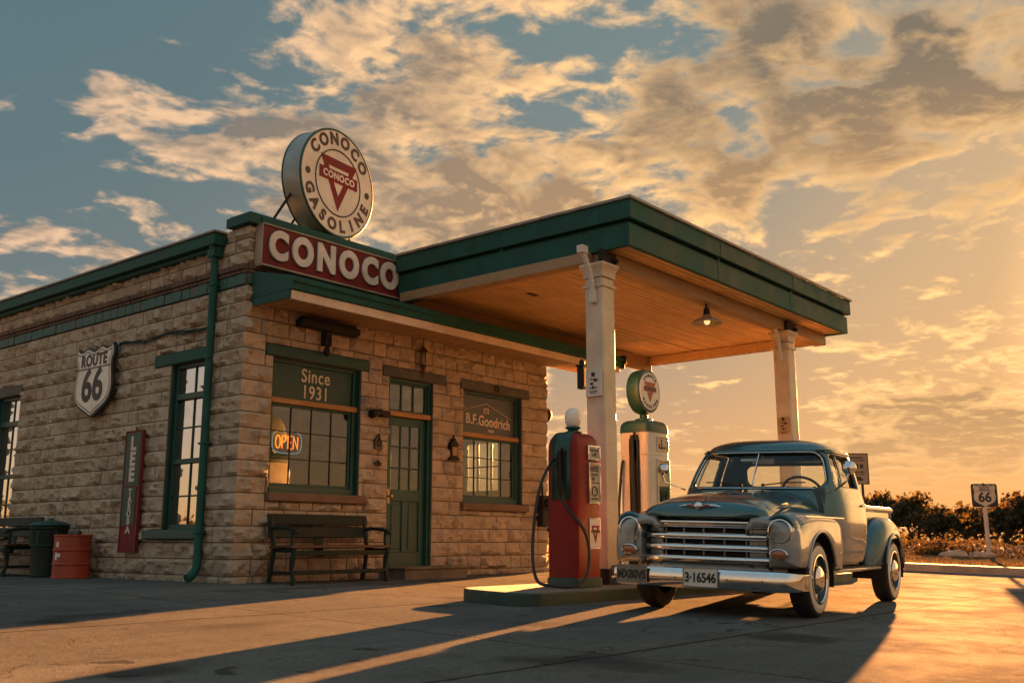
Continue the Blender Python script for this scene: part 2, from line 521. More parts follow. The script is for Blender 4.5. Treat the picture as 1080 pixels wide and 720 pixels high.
def stone_wall(to, u0, u1, bands, holes, rng, thick=.30, res=.036, corner0=False, corner1=False, amp=1.0, lens=(.20, .50)):
    mb = MB()
    for (z0, z1) in bands:
        for (pu0, pu1, pz0, pz1) in subtract((u0, u1, z0, z1), holes):
            if pz1 - pz0 < .03 or pu1 - pu0 < .03: continue
            # mortar and core behind the faces
            a = pu0; cuts = [pu0]
            while True:
                L = rng.uniform(*lens)
                if pu1 - (a + L) < .15:
                    cuts.append(pu1); break
                a += L; cuts.append(a)
            for c0, c1 in zip(cuts[:-1], cuts[1:]):
                g = .0085
                b0 = c0 + g; b1 = c1 - g
                atc0 = corner0 and abs(c0 - u0) < 1e-6; atc1 = corner1 and abs(c1 - u1) < 1e-6
                if atc0: b0 = u0
                if atc1: b1 = u1
                q0 = pz0 + g * .8; q1 = pz1 - g * .8
                nu = max(3, int((b1 - b0) / res)); nz = max(3, int((q1 - q0) / res))
                sd = rng.uniform(0, 100); rough_off = rng.uniform(-.014, .016)
                tu = rng.uniform(-.018, .018); tz = rng.uniform(-.018, .018)
                rows = []
                for j in range(-1, nz + 2):
                    jj = min(max(j, 0), nz); t = jj / nz; z = q0 + (q1 - q0) * t
                    row = []
                    for i in range(-1, nu + 2):
                        ii = min(max(i, 0), nu); s = ii / nu; u = b0 + (b1 - b0) * s
                        eu = min((u - b0) if not atc0 else 9, (b1 - u) if not atc1 else 9, z - q0, q1 - z)
                        e = min(1, max(0.0, eu) / .035) ** .6
                        nn = fn(u * 1.0 + sd, z, sd * .7, 5.5); n2 = fn(u + sd, z + 3, sd, 14)
                        # conchoidal flakes: creased noise
                        fl = abs(fn(u + sd * 2, z * 1.3 - sd, 2.2, 8.0))
                        d = .004 + amp * e * (.034 + rough_off + .055 * nn + .034 * n2 - .075 * fl + tu * (s - .5) * 2 + tz * (t - .5) * 2)
                        d = max(.002, d) * 1.25
                        if (atc0 and ii == 0) or (atc1 and ii == nu): d = max(.006, corner_d(z) * min(1, .25 + min(z - q0, q1 - z) / .035))
                        uu = u
                        if atc0 and ii == 0: uu = u0 - d
                        if atc1 and ii == nu: uu = u1 + d
                        if i < 0 or j < 0 or i > nu or j > nz:
                            if (atc0 and i < 0) or (atc1 and i > nu):
                                pass
                            else:
                                d = -.02
                                if i < 0 or i > nu: d = -.02
                        row.append(to(uu, z, d))
                    rows.append(row)
                mb.grid(rows, 0)
    return mb


def core_wall(mb, to, u0, u1, z0, z1, holes, thick, d0=-.004):
    """plain box pieces behind the stones"""
    for (a, b, c, d) in subtract((u0, u1, z0, z1), holes):
        p = to(a, c, d0); q = to(b, d, -thick)
        mb.box(min(p[0], q[0]), max(p[0], q[0]), min(p[1], q[1]), max(p[1], q[1]), c, d, 1)


def F(u, z, d): return (u, -d, z)
def L_(u, z, d): return (-d, u, z)
def Rw(u, z, d): return (W + d, u, z)


def courses(z0, z1, h):
    n = max(1, round((z1 - z0) / h)); return [(z0 + (z1 - z0) * i / n, z0 + (z1 - z0) * (i + 1) / n) for i in range(n)]


low = courses(-.12, 3.68, .2); up = courses(3.96, 4.47, .19)
BAND = (3.68, 3.96)
# openings (u0, u1, z0, z1): glazed opening, then lintel and sill seats
WIN_F = [(.46, 1.96, 1.10, 2.83), (4.08, 5.52, 1.07, 2.82)]
DOOR = (2.50, 3.40, .02, 2.82)
seats_f = [(.33, 2.10, 2.83, 2.985), (.42, 2.05, .985, 1.10), (2.36, 3.68, 2.82, 2.97), (4.0, 5.70, 2.82, 2.97), (4.02, 5.62, .955, 1.07)]
WIN_L = [(.76, 1.60, .64, 2.82), (5.98, 6.82, .64, 2.82)]
seats_l = [(.68, 2.0, 2.82, 2.985), (.66, 1.91, .515, .64), (5.9, 7.0, 2.82, 2.985), (5.88, 6.95, .515, .64)]
WIN_R = [(.80, 1.75, 1.30, 2.25)]
rng = random.Random(7)
fm = stone_wall(F, 0, W, low, WIN_F + [DOOR] + seats_f, rng, corner0=True, corner1=True)
fm2 = stone_wall(F, 0, W, up, [], rng, corner0=True, corner1=True)
fm.add(fm2.v, fm2.f)
core_wall(fm, F, 0, W, -.2, 4.47, WIN_F + [DOOR], .30)
front = fm.build('stone_wall', [M_STONE, M_MORTAR], station, smooth=28, fix=False)
rng = random.Random(8)
sm_ = stone_wall(L_, 0, D, low, WIN_L + seats_l, rng, corner0=True)
sm2 = stone_wall(L_, 0, D, courses(3.96, 4.30, .17), [], rng, corner0=True)
sm3 = stone_wall(L_, 0, .46, courses(4.30, 4.47, .17), [], rng, corner0=True)
sm_.add(sm2.v, sm2.f); sm_.add(sm3.v, sm3.f)
core_wall(sm_, L_, .301, D, -.2, 4.40, WIN_L, .30)
sm_.build('stone_wall', [M_STONE, M_MORTAR], station, smooth=28, fix=False)
rng = random.Random(9)
rm = stone_wall(Rw, 0, D, courses(-.12, 4.40, .2), WIN_R, rng, res=.1, corner0=True)
core_wall(rm, Rw, .301, D, -.2, 4.40, WIN_R, .30)
rm.build('stone_wall', [M_STONE, M_MORTAR], station, smooth=28, fix=False)
b = MB(); b.box(.3, W - .3, D - .3, D - .001, -.2, 4.40)
b.build('rear_wall', M_MORTAR, station)

# brick band: brown corbel row over green painted bricks
b = MB(); g = MB()
rng = random.Random(3)
for to, u1 in ((L_, D), (F, W)):
    u = -.0
    while u < u1 - .05:
        l = .105
        e = min(u + l, u1)
        d = .055 + rng.uniform(-.006, .006)
        for (z0, z1, dd) in ((3.885, 3.955, d + .012), (3.835, 3.88, d - .01)):
            p = to(u + .004, z0, dd); q = to(e - .004, z1, -.03)
            b.box(min(p[0], q[0]), max(p[0], q[0]), min(p[1], q[1]), max(p[1], q[1]), z0, z1)
        u += l
    u = 0
    while u < u1 - .05:
        l = .205; e = min(u + l, u1)
        d = .035 + rng.uniform(-.006, .006)
        p = to(u + .005, 3.685, d); q = to(e - .005, 3.828, -.03)
        g.box(min(p[0], q[0]), max(p[0], q[0]), min(p[1], q[1]), max(p[1], q[1]), 3.688, 3.828)
        u += l
b.build('brown_brick_course', M_BRICKBROWN, station, bevel=.006, smooth=0)
g.build('green_brick_course', M_BRICKGREEN, station, bevel=.006, smooth=0)

# cornice of the long side: bed moulding, fascia, metal drip cap
b = MB()
b.box(-.11, .02, .53, D, 4.215, 4.27); b.box(-.19, .02, .50, D, 4.272, 4.425)
b.build('cornice', M_GREEN, station, bevel=.008)
b = MB(); b.box(-.215, .12, .47, D, 4.428, 4.458)
b.build('drip_cap', M_GREY, station, bevel=.006)
b = MB(); b.box(.02, W - .02, .36, D - .05, 4.10, 4.22)
b.build('roof', M_DIM, station)
# parapet coping
b = MB()
b.box(-.09, W + .09, -.10, .40, 4.473, 4.60)
b.box(-.06, W + .06, -.07, .37, 4.603, 4.625)
b.box(.10, W, -.115, -.1025, 4.49, 4.585)
b.build('coping', M_GREEN, station, bevel=.008)

# awning over the shopfront
AX0, AX1 = .05, 7.32
b = MB()
prof = [(.0, 3.50), (0, 3.84), (-.10, 3.835), (-.78, 3.675), (-.83, 3.66), (-.83, 3.60), (-.80, 3.585), (-.80, 3.51), (-.76, 3.50)]
Mx = Matrix(((0, 1, 0, 0), (1, 0, 0, 0), (0, 0, 1, 0), (0, 0, 0, 1)))
b.prism([(y - .045, z) for y, z in prof], AX0, AX1, M=Mx)
b.box(AX0, AX0 + .02, -.80, -.045, 3.40, 3.498)
aw = b.build('awning', M_GREEN, station, bevel=.004)
b = MB(); b.box(AX0 + .022, AX1 - .06, -.815, -.785, 3.385, 3.497)
b.build('fascia_board', M_CREAM, aw, bevel=.004)
b = MB()
x = AX0 + .03; rng = random.Random(5)
while x < AX1 - .1:
    b.box(x, min(x + .128, AX1 - .07), -.782, -.05, 3.445 + rng.uniform(-.002, .002), 3.48); x += .132
b.box(AX1 - .30, AX1 - .2, -.78, -.1, 3.33, 3.442)
b.build('soffit', wood('awning_soffit', (.40, .26, .14), 1, .6, .3), aw, bevel=.003)
b = MB(); b.box(AX1 - .02, AX1 + .04, -.90, -.02, 3.56, 3.70); b.box(AX1 - .02, AX1 + .02, -.87, -.02, 3.47, 3.557)
b.build('end_cap', M_DIM, aw, bevel=.006)

# lintels and sills live in the window parts


def window_front(rect, lint, sill, wood_z, panel_mat, frame_mat, lint_mat, sill_mat, cols, rows):
    u0, u1, z0, z1 = rect
    y = .13                                   # frame set back in the reveal
    f = MB()
    t = .07
    f.box(u0, u0 + t, y - .05, y + .05, z0, z1); f.box(u1 - t, u1, y - .05, y + .05, z0, z1)
    f.box(u0 + t, u1 - t, y - .05, y + .05, z1 - .05, z1); f.box(u0 + t, u1 - t, y - .06, y + .05, z0, z0 + .09)
    # inner sash
    a0, a1, b0, b1 = u0 + t, u1 - t, z0 + .09, wood_z[0]
    s = .035
    f.box(a0, a0 + s, y - .02, y + .03, b0, b1); f.box(a1 - s, a1, y - .02, y + .03, b0, b1)
    f.box(a0 + s, a1 - s, y - .02, y + .03, b0, b0 + s); f.box(a0 + s, a1 - s, y - .02, y + .03, b1 - s, b1)
    # jamb boards lining the reveal
    f.box(u1 - .012, u1 - .002, .012, y - .052, z0 + .01, z1 - .01)
    f.box(u0 + .002, u0 + .012, .012, y - .052, z0 + .01, z1 - .01)
    w = f.build('window', frame_mat, station, bevel=.005)
    m = MB()
    for i in range(1, cols):
        x = a0 + (a1 - a0) * i / cols; m.box(x - .006, x + .006, y - .012, y + .012, b0 + s, b1 - s)
    for i in range(1, rows):
        z = b0 + (b1 - b0) * i / rows; m.box(a0 + s, a1 - s, y - .010, y + .010, z - .006, z + .006)
    m.build('glazing_bar', M_DIM, w)
    gl = MB(); gl.box(a0 + .01, a1 - .01, y - .003, y + .003, b0 + .01, b1 - .01)
    gl.build('glass', M_GLASS, w)
    wb = MB(); wb.box(u0 + .02, u1 - .0, y - .075, y + .02, wood_z[0], wood_z[1])
    wb.build('wood_rail', M_WOODBAR, w, bevel=.006)
    p = MB(); p.box(u0 + t, u1 - t, y - .015, y + .015, wood_z[1], z1 - .05)
    p.build('transom_panel', panel_mat, w, bevel=.003)
    l = MB(); l.box(lint[0] + .004, lint[1] - .004, -.028, .2, lint[2] + .003, lint[3] - .004)
    l.build('lintel', lint_mat, w, bevel=.012)
    l = MB(); l.box(sill[0] + .003, sill[1] - .003, -.085, .11, sill[2] + .004, sill[3] - .001)
    l.build('sill', sill_mat, w, bevel=.014)
    return w, y


M_PANELG = paint('green_sign_panel', (.010, .052, .040), .4, var=.2, bump=.1)
M_PANELB = paint('blue_grey_sign_panel', (.045, .06, .062), .4, var=.25, wear=(.1, .09, .08), wearamt=.05, bump=.1)
M_LETTERC = paint('cream_lettering', (.62, .50, .38), .5, var=.15, wear=(.2, .16, .12), wearamt=.06, ws=30, bump=.05)
w1, wy = window_front(WIN_F[0], seats_f[0], seats_f[1], (2.245, 2.315), M_PANELG, M_DGREEN, M_DGREEN, M_SILL, 4, 3)
Mt = MB()
xc = (WIN_F[0][0] + WIN_F[0][1]) / 2 - .02
for s, z in (('Since', 2.65), ('1931', 2.43)):
    me = text_mesh(s, .25, .003, .003, sx=.86, spacing=1.1)
    Mt.mesh(me, mface((xc + .06, wy - .019, z), (1, 0, 0), (0, 0, 1)))
# slab serifs of the lettering
def serif(x, z, w=.05, h=.014): Mt.box(x - w / 2, x + w / 2, wy - .0215, wy - .0165, z - h / 2, z + h / 2)
o_ = Mt.build('lettering', M_LETTERC, w1, fix=False, smooth=0)
w2, wy = window_front(WIN_F[1], seats_f[3], seats_f[4], (2.095, 2.165), M_PANELB, paint('teal_frame', (.02, .07, .068), .5, var=.2, wear=(.09, .08, .06), wearamt=.06), M_LINTEL, M_SILL, 4, 3)
Mt = MB()
me = text_mesh('B.F.Goodrich', .225, .003, .005, sx=.86, spacing=1.05)
Mt.mesh(me, mface((4.80, wy - .019, 2.37), (1, 0, -.03), (.03, 0, 1)))
yy = wy - .019
for (p, q) in (((4.20, 2.515), (4.74, 2.66)), ((4.74, 2.66), (5.36, 2.46))):
    Mt.bar((p[0], yy, p[1]), (q[0], yy, q[1]), .006, .014, upv=(0, -1, 0))
# little roofed gable mark over the name
for (x, z, w_, h_) in ((4.70, 2.535, .02, .07), (4.80, 2.535, .02, .07), (4.75, 2.575, .12, .02), (4.75, 2.52, .016, .04)):
    Mt.box(x - w_ / 2, x + w_ / 2, yy - .003, yy + .003, z - h_ / 2, z + h_ / 2)
me = text_mesh('TIRES', .062, .002, .002)
Mt.mesh(me, mface((4.86, wy - .019, 2.225), (1, 0, -.03), (.03, 0, 1)))
Mt.build('lettering', M_LETTERC, w2, fix=False, smooth=0)
# keystone ring on the right lintel
b = MB(); b.tube([(4.84 + .045 * math.cos(a), -.035, 2.895 + .045 * math.sin(a)) for a in [i * PI / 8 for i in range(16)]], .011, 6, closed=True)
b.build('iron_ring', M_DIM, w2)


def window_side(rect, lint, sill, frame_mat, lint_mat, sill_mat):
    u0, u1, z0, z1 = rect
    x = .12; t = .06
    f = MB()
    f.box(x - .05, x + .05, u0, u0 + t, z0, z1); f.box(x - .05, x + .05, u1 - t, u1, z0, z1)
    f.box(x - .05, x + .05, u0 + t, u1 - t, z1 - .05, z1); f.box(x - .06, x + .05, u0 + t, u1 - t, z0, z0 + .07)
    f.box(x - .06, x + .05, u0 + t, u1 - t, 2.34, 2.42)
    f.box(x - .045, x + .05, u0 + t, u1 - t, 1.49, 1.555)
    f.box(.012, x - .052, u1 - .012, u1 - .002, z0 + .01, z1 - .01)
    w = f.build('window', frame_mat, station, bevel=.005)
    m = MB()
    yc = (u0 + u1) / 2
    m.box(x - .018, x + .018, yc - .012, yc + .012, z0 + .07, 1.49)
    m.box(x - .018, x + .018, yc - .012, yc + .012, 1.555, 2.34)
    m.box(x - .018, x + .018, yc - .012, yc + .012, 2.42, z1 - .05)
    m.box(x - .014, x + .014, u0 + t, u1 - t, 1.06, 1.083); m.box(x - .014, x + .014, u0 + t, u1 - t, 1.955, 1.978)
    m.build('glazing_bar', frame_mat, w, bevel=.003)
    gl = MB(); gl.box(x - .003, x + .003, u0 + t, u1 - t, z0 + .05, z1 - .04)
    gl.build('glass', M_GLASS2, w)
    l = MB(); l.box(-.028, .2, lint[0] + .004, lint[1] - .004, lint[2] + .003, lint[3] - .004)
    l.build('lintel', lint_mat, w, bevel=.012)
    l = MB(); l.box(-.10, .10, sill[0] + .003, sill[1] - .003, sill[2] + .004, sill[3] - .002)
    l.build('sill', sill_mat, w, bevel=.014)
    return w


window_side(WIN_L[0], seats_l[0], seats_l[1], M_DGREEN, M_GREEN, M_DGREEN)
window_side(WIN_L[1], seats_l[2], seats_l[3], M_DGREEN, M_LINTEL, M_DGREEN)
for (u0, u1, z0, z1) in WIN_R:
    f = MB(); x = W - .1
    for (a, b_, c, d) in ((u0, u0 + .05, z0, z1), (u1 - .05, u1, z0, z1), (u0 + .05, u1 - .05, z0, z0 + .06), (u0 + .05, u1 - .05, z1 - .06, z1)):
        f.box(x - .04, x + .04, a, b_, c, d)
    for i in (1, 2):
        yv = u0 + (u1 - u0) * i / 3; f.box(x - .02, x + .02, yv - .014, yv + .014, z0 + .06, z1 - .06)
    f.box(x - .018, x + .018, u0 + .05, u1 - .05, (z0 + z1) / 2 - .014, (z0 + z1) / 2 + .014)
    w = f.build('window', M_DGREEN, station, bevel=.004)
    gl = MB(); gl.box(x - .003, x + .003, u0 + .04, u1 - .04, z0 + .04, z1 - .04); gl.build('glass', M_CARGLASS, w)

# door, frame, transom light
y = .10
f = MB()
f.box(2.50, 2.555, y - .06, y + .06, .02, 2.815); f.box(3.345, 3.40, y - .06, y + .06, .02, 2.815)
f.box(2.555, 3.345, y - .06, y + .06, 2.77, 2.815)
f.box(3.385, 3.397, .012, y - .062, .03, 2.80)
f.box(2.555, 3.345, y - .05, y + .05, .02, .135)
df = f.build('door_frame', M_DGREEN, station, bevel=.006)
tb = MB(); tb.box(2.52, 3.38, y - .085, y + .03, 2.265, 2.335); tb.build('wood_rail', M_WOODBAR, df, bevel=.006)
l = MB(); l.box(2.364, 3.676, -.026, .2, 2.823, 2.966); l.build('lintel', M_LINTEL, df, bevel=.012)
tw = MB()
tw.box(2.555, 2.585, y - .03, y + .03, 2.335, 2.77); tw.box(3.315, 3.345, y - .03, y + .03, 2.335, 2.77)
tw.box(2.585, 3.315, y - .03, y + .03, 2.74, 2.77); tw.box(2.585, 3.315, y - .03, y + .03, 2.335, 2.365)
for i in (1, 2):
    x = 2.585 + .73 * i / 3; tw.box(x - .011, x + .011, y - .02, y + .02, 2.365, 2.74)
t_ = tw.build('transom', M_DGREEN, station, bevel=.004)
gl = MB(); gl.box(2.58, 3.32, y - .003, y + .003, 2.36, 2.745); gl.build('glass', M_GLASS, t_)
d = MB(); x0, x1, z0, z1 = 2.56, 3.34, .14, 2.262; yd = y + .02
d.box(x0, x0 + .10, yd - .022, yd + .022, z0, z1); d.box(x1 - .10, x1, yd - .022, yd + .022, z0, z1)
d.box(x0 + .10, x1 - .10, yd - .022, yd + .022, z1 - .12, z1); d.box(x0 + .10, x1 - .10, yd - .022, yd + .022, z0, z0 + .20)
d.box(x0 + .10, x1 - .10, yd - .022, yd + .022, 1.06, 1.22)
xm = (x0 + x1) / 2
d.box(xm - .05, xm + .05, yd - .022, yd + .022, z0 + .20, 1.06)
for a, b_ in ((x0 + .10, xm - .05), (xm + .05, x1 - .10)):
    d.box(a, b_, yd - .004, yd + .006, z0 + .20, 1.06)
    d.box(a + .04, b_ - .04, yd - .014, yd - .0045, z0 + .245, 1.015)
for i in (1, 2):
    x = x0 + .10 + (x1 - x0 - .20) * i / 3; d.box(x - .012, x + .012, yd - .016, yd + .016, 1.22, z1 - .12)
    z = 1.22 + (z1 - .12 - 1.22) * i / 3; d.box(x0 + .10, x1 - .10, yd - .013, yd + .013, z - .012, z + .012)
door = d.build('door', M_DGREEN, station, bevel=.005)
gl = MB(); gl.box(x0 + .09, x1 - .09, yd - .003, yd + .003, 1.21, z1 - .11); gl.build('glass', M_GLASS, door)
h = MB(); h.lathe([(.012, 0), (.012, .04), (.028, .05), (.032, .065), (.022, .085), (.0, .09)], 16, M=Matrix.Translation((x0 + .055, yd - .022, 1.12)) @ Matrix.Rotation(PI / 2, 4, 'X'), capt=False)
h.box(x0 + .025, x0 + .085, yd - .027, yd - .0225, 1.02, 1.22)
h.build('door_handle', paint('aged_brass', (.35, .24, .10), .35, metal=.9, var=.2), door)

# downpipe on the long wall by the corner
b = MB(); yp = .60
b.tube([(-.13, yp, 4.30), (-.12, yp, 4.15), (-.09, yp, 4.02), (-.09, yp, 3.9), (-.09, yp, .28), (-.10, yp, .17), (-.16, yp - .01, .08), (-.24, yp - .02, .05)], .052, 14)
b.box(-.17, -.03, yp - .08, yp + .08, 4.12, 4.22)
for z in (.6, 1.7, 2.8, 3.75):
    b.box(-.146, -.01, yp - .058, yp + .058, z - .014, z + .014)
b.build('downpipe', M_GREEN, station, bevel=.003)

# inside of the shop
b = MB(); b.box(.3, W - .3, .3, D - .3, -.15, .09); b.build('floor', wood('shop_floor', (.12, .075, .04), 0, .5), station)
b = MB(); b.box(.3, W - .3, .3, D - .3, 3.25, 3.30); b.build('ceiling', paint('shop_ceiling', (.35, .3, .24), .8), station)
b = MB(); b.box(.302, W - .302, 4.4, 4.5, .09, 3.25); b.build('partition_wall', paint('shop_plaster', (.30, .24, .17), .8, var=.25), station)
# ------------------------------------------------------------------ signs on and over the building
# long red name board
SX0, SX1, SZ0, SZ1 = .07, 2.66, 3.945, 4.46
sg = thing('name_board', 'long weathered red sign board with big silver letters mounted over the awning', 'sign', (0, 0, 0))
b = MB(); b.box(SX0, SX1, -.175, -.045, SZ0, SZ1); b.build('board', M_SIGNRED, sg, bevel=.006)
b = MB()
b.box(SX0 - .01, SX1 + .01, -.192, -.04, SZ1 + .002, SZ1 + .022); b.box(SX0 - .01, SX1 + .01, -.20, -.04, SZ0 - .027, SZ0 - .002)
b.box(SX0 - .013, SX0 - .0005, -.19, -.04, SZ0, SZ1); b.box(SX1 + .0005, SX1 + .013, -.19, -.04, SZ0, SZ1)
b.build('edge_trim', paint('sign_edging', (.34, .27, .20), .5, metal=.2, var=.25, wear=(.15, .06, .04), wearamt=.1), sg, bevel=.003)
pos = [.31, .70, 1.10, 1.50, 1.89, 2.26]
for ch, x in zip('CONOCO', pos):
    me = text_mesh(ch, .50, .012, .024, .004, sx=.83)
    zc = SZ0 + .258
    ol = MB()
    me2 = text_mesh(ch, .50, .004, .036, sx=.83)
    mb = MB(); mb.mesh(me, mface((x, -.195, zc), (1, 0, 0), (0, 0, 1)))
    lo = mb.build('letter', M_LETTER, sg, fix=False, smooth=0)
    ol.mesh(me2, mface((x, -.1775, zc), (1, 0, 0), (0, 0, 1)))
    ol.build('letter_outline', M_SIGNBLACK, lo, fix=False, smooth=0)

# round gasoline sign standing on the coping
rs = thing('round_sign', 'big round white gasoline sign with red triangle standing on the roof edge', 'sign', (1.40, .17, 5.43), R(9))
Mr = Matrix.Rotation(PI / 2, 4, 'X')      # lathe axis -> -y (front)
r0 = .775
b = MB(); b.lathe([(r0 - .03, -.16), (r0, -.15), (r0, .15), (r0 - .03, .165)], 72, M=Mr)
b.build('drum', paint('sign_drum_metal', (.28, .30, .29), .4, metal=.35, var=.2, wear=(.12, .08, .06), wearamt=.05, ws=5), rs)
b = MB()
for s in (-1, 1):
    b.tube([((r0 - .008) * math.cos(a), s * .16, (r0 - .008) * math.sin(a)) for a in [i * PI / 36 for i in range(72)]], .018, 8, closed=True)
b.build('rim', M_DGREEN, rs)
b = MB(); b.lathe([(r0 - .025, 0), (r0 - .025, .008)], 72, M=Matrix.Translation((0, -.162, 0)) @ Mr)
b.build('face', M_SIGNWHITE, rs)
b = MB(); b.tube([(.475 * math.cos(a), -.171, .475 * math.sin(a)) for a in [i * PI / 36 for i in range(72)]], .011, 6, closed=True)
for sx in (-1, 1):
    b.lathe([(.048, 0), (.048, .006)], 20, M=Matrix.Translation((sx * .63, -.1705, .0)) @ Mr)
b.build('ring_and_dots', M_SIGNBLACK, rs, fix=False)
def arc_text(mb, s, rad, a_mid, step, size, y, flip=False, off=.01):
    n = len(s)
    for i, ch in enumerate(s):
        k = i - (n - 1) / 2
        a = a_mid + (k * step if flip else -k * step)
        up = Vector((math.cos(a), 0, math.sin(a))) * (-1 if flip else 1)
        rt = Vector((math.sin(a), 0, -math.cos(a))) * (-1 if flip else 1)
        me = text_mesh(ch, size, .002, off)
        mb.mesh(me, mface((rad * math.cos(a), y, rad * math.sin(a)), rt, up))
b = MB(); arc_text(b, 'CONOCO', .63, PI / 2, R(21), .235, -.174); b_ = b
arc_text(b, 'GASOLINE', .63, -PI / 2, R(19.5), .225, -.174, flip=True)
b.build('lettering', paint('sign_text_maroon', (.045, .008, .008), .5, var=.2), rs, fix=False, smooth=0)
# inverted triangle: outer minus inner, with a bar across
def tri(cx, cz, w, h): return [(cx - w / 2, cz + h * .42), (cx + w / 2, cz + h * .42), (cx, cz - h * .58)]
def frame_poly(mb, outer, inner, y0, y1, M=None):
    n = len(outer)
    for i in range(n):
        j = (i + 1) % n
        mb.prism([outer[i], outer[j], inner[j], inner[i]], y0, y1, M=M)
TR_O = tri(0, .02, .76, .74); TR_I = tri(0, .04, .46, .42)
b = MB(); frame_poly(b, TR_O, TR_I, -.178, -.171)
b.box(-.40, .40, -.181, -.172, -.005, .16)
M_TRI = paint('sign_triangle_red', (.21, .008, .010), .75, var=.2, wear=(.5, .4, .32), wearamt=.02)
tri_o = b.build('triangle', M_TRI, rs)
b = MB(); b.mesh(text_mesh('CONOCO', .135, .002, .005, sx=1.0, spacing=1.12), mface((0, -.1825, .075), (1, 0, 0), (0, 0, 1)))
b.build('triangle_lettering', M_SIGNWHITE, tri_o, fix=False, smooth=0)
b = MB()
b.tube([(-.45, .17, -.55), (-.62, .17, -.82)], .016, 8); b.tube([(-.68, .06, -.3), (-1.0, .10, -.815)], .02, 8)
b.tube([(.35, .17, -.62), (.45, .17, -.82)], .016, 8); b.tube([(0.35, -.1, -.70), (.42, -.1, -.82)], .016, 8)
b.tube([(-.1, .17, -.7), (.0, 2.0, -1.2)], .016, 8)
b.box(-.3, .3, -.12, .12, -.825, -.76)
b.build('support', M_DIM, rs)

# Route 66 shield on the long wall
def shield_poly(w, h, n=7):
    P = []
    # right half from the top centre
    half = [(0, .93), (.10, .965), (.17, .99), (.22, .98), (.27, .955), (.33, .95), (.39, .965), (.44, 1.0), (.475, .945), (.495, .875), (.485, .81), (.455, .765), (.445, .71), (.455, .62), (.475, .52), (.485, .42), (.47, .32), (.43, .235), (.36, .17), (.27, .12), (.17, .075), (.08, .03), (0, 0.0)]
    P = [(x * w, (z - .5) * h) for x, z in half]
    return P + [(-x, z) for x, z in half[-2:0:-1] for x, z in [(x * w, (z - .5) * h)]]
def inset(poly, d):
    n = len(poly); out = []
    A = sum(poly[i][0] * poly[(i + 1) % n][1] - poly[(i + 1) % n][0] * poly[i][1] for i in range(n))
    sg_ = 1 if A > 0 else -1
    for i in range(n):
        p0 = Vector(poly[i - 1]); p1 = Vector(poly[i]); p2 = Vector(poly[(i + 1) % n])
        t = (p2 - p0)
        t.normalize()
        nrm = Vector((-t.y, t.x)) * sg_
        out.append(tuple(p1 + nrm * d))
    return out
M_TEXTK = paint('sign_text_black', (.015, .016, .015), .5, var=.2)
sh = thing('route_shield', 'white highway shield reading ROUTE 66 on the stone side wall', 'sign', (-.095, 3.40, 2.765), R(-90))
P = shield_poly(1.12, 1.06)
b = MB(); b.prism(P, -.055, -.005); b.build('board', M_SIGNBLACK, sh, bevel=.006)
b = MB(); b.prism(inset(P, .038), -.064, -.0552); b.build('face', M_SIGNWHITE, sh)
b = MB(); frame_poly(b, inset(P, .062), inset(P, .076), -.0665, -.0642); b.box(-.46, .46, -.0665, -.0642, .185, .205)
b.mesh(text_mesh('ROUTE', .235, .002, .010, sx=.9, spacing=1.1), mface((0, -.067, .305), (1, 0, 0), (0, 0, 1)))
b.mesh(text_mesh('66', .66, .002, .018, sx=.92, spacing=1.0), mface((0, -.067, -.075), (1, 0, 0), (0, 0, 1)))
b.build('lettering', M_TEXTK, sh, fix=False, smooth=0)

# tall narrow green and red tin sign
ls = thing('tin_sign', 'tall narrow green tin sign with rusty red foot reading LEE on the stone wall', 'sign', (-.08, 2.24, 1.16), R(-90))
b = MB(); b.box(-.215, .215, -.02, .02, -.815, .815); b.build('board', M_SIGNRED, ls, bevel=.005)
b = MB(); b.box(-.185, .17, -.026, -.0205, .07, .785); b.box(-.185, .13, -.026, -.0205, -.46, .045)
b.build('green_panel', paint('tin_green', (.012, .055, .045), .5, var=.25, wear=(.14, .06, .03), wearamt=.1), ls)
b = MB()
fr = [(-.215, -.815), (.215, -.815), (.215, .815), (-.215, .815)]; frame_poly(b, fr, inset(fr, .02), -.032, -.0275)
b.box(-.195, .195, -.0315, -.0285, .048, .066); b.tube([(0, -.0, .81), (0, .0, .87)], .012, 6)
b.build('border', paint('rusty_border', (.16, .06, .03), .7, var=.4, bump=.3), ls)
b = MB()
for ch, z in zip('LEE', (.63, .42, .21)):
    b.mesh(text_mesh(ch, .25, .002, .012, sx=1.1), mface((0, -.0285, z), (1, 0, 0), (0, 0, 1)))
for ch, z in zip('TAROBA', (-.02, -.115, -.21, -.305, -.405, -.52)):
    b.mesh(text_mesh(ch, .125, .002, .004, sx=1.0 if z > -.5 else 1.35), mface((0, -.0285, z), (1, 0, 0), (0, 0, 1)))
b.build('lettering', M_LETTERC, ls, fix=False, smooth=0)

# old cable run along the side wall
b = MB(); rng = random.Random(4)
pts = [(-.05 - .012 * rng.random(), yv, 3.24 + .02 * math.sin(yv * 5) - .10 * max(0, .9 - abs(yv - .75)) * 0 + (yv - 1.5) * .012 + rng.uniform(-.008, .008)) for yv in [.68 + i * .13 for i in range(18)]]
b.tube(pts, [.014 + .004 * rng.random() for _ in pts], 8)
b.tube([(p[0] - .02, p[1], p[2] - .03 + .012 * math.sin(i)) for i, p in enumerate(pts)], .011, 6)
tag(b.build('wall_cable', M_BGREEN), 'dark cable run along the stone side wall above the green lintel', 'cable')

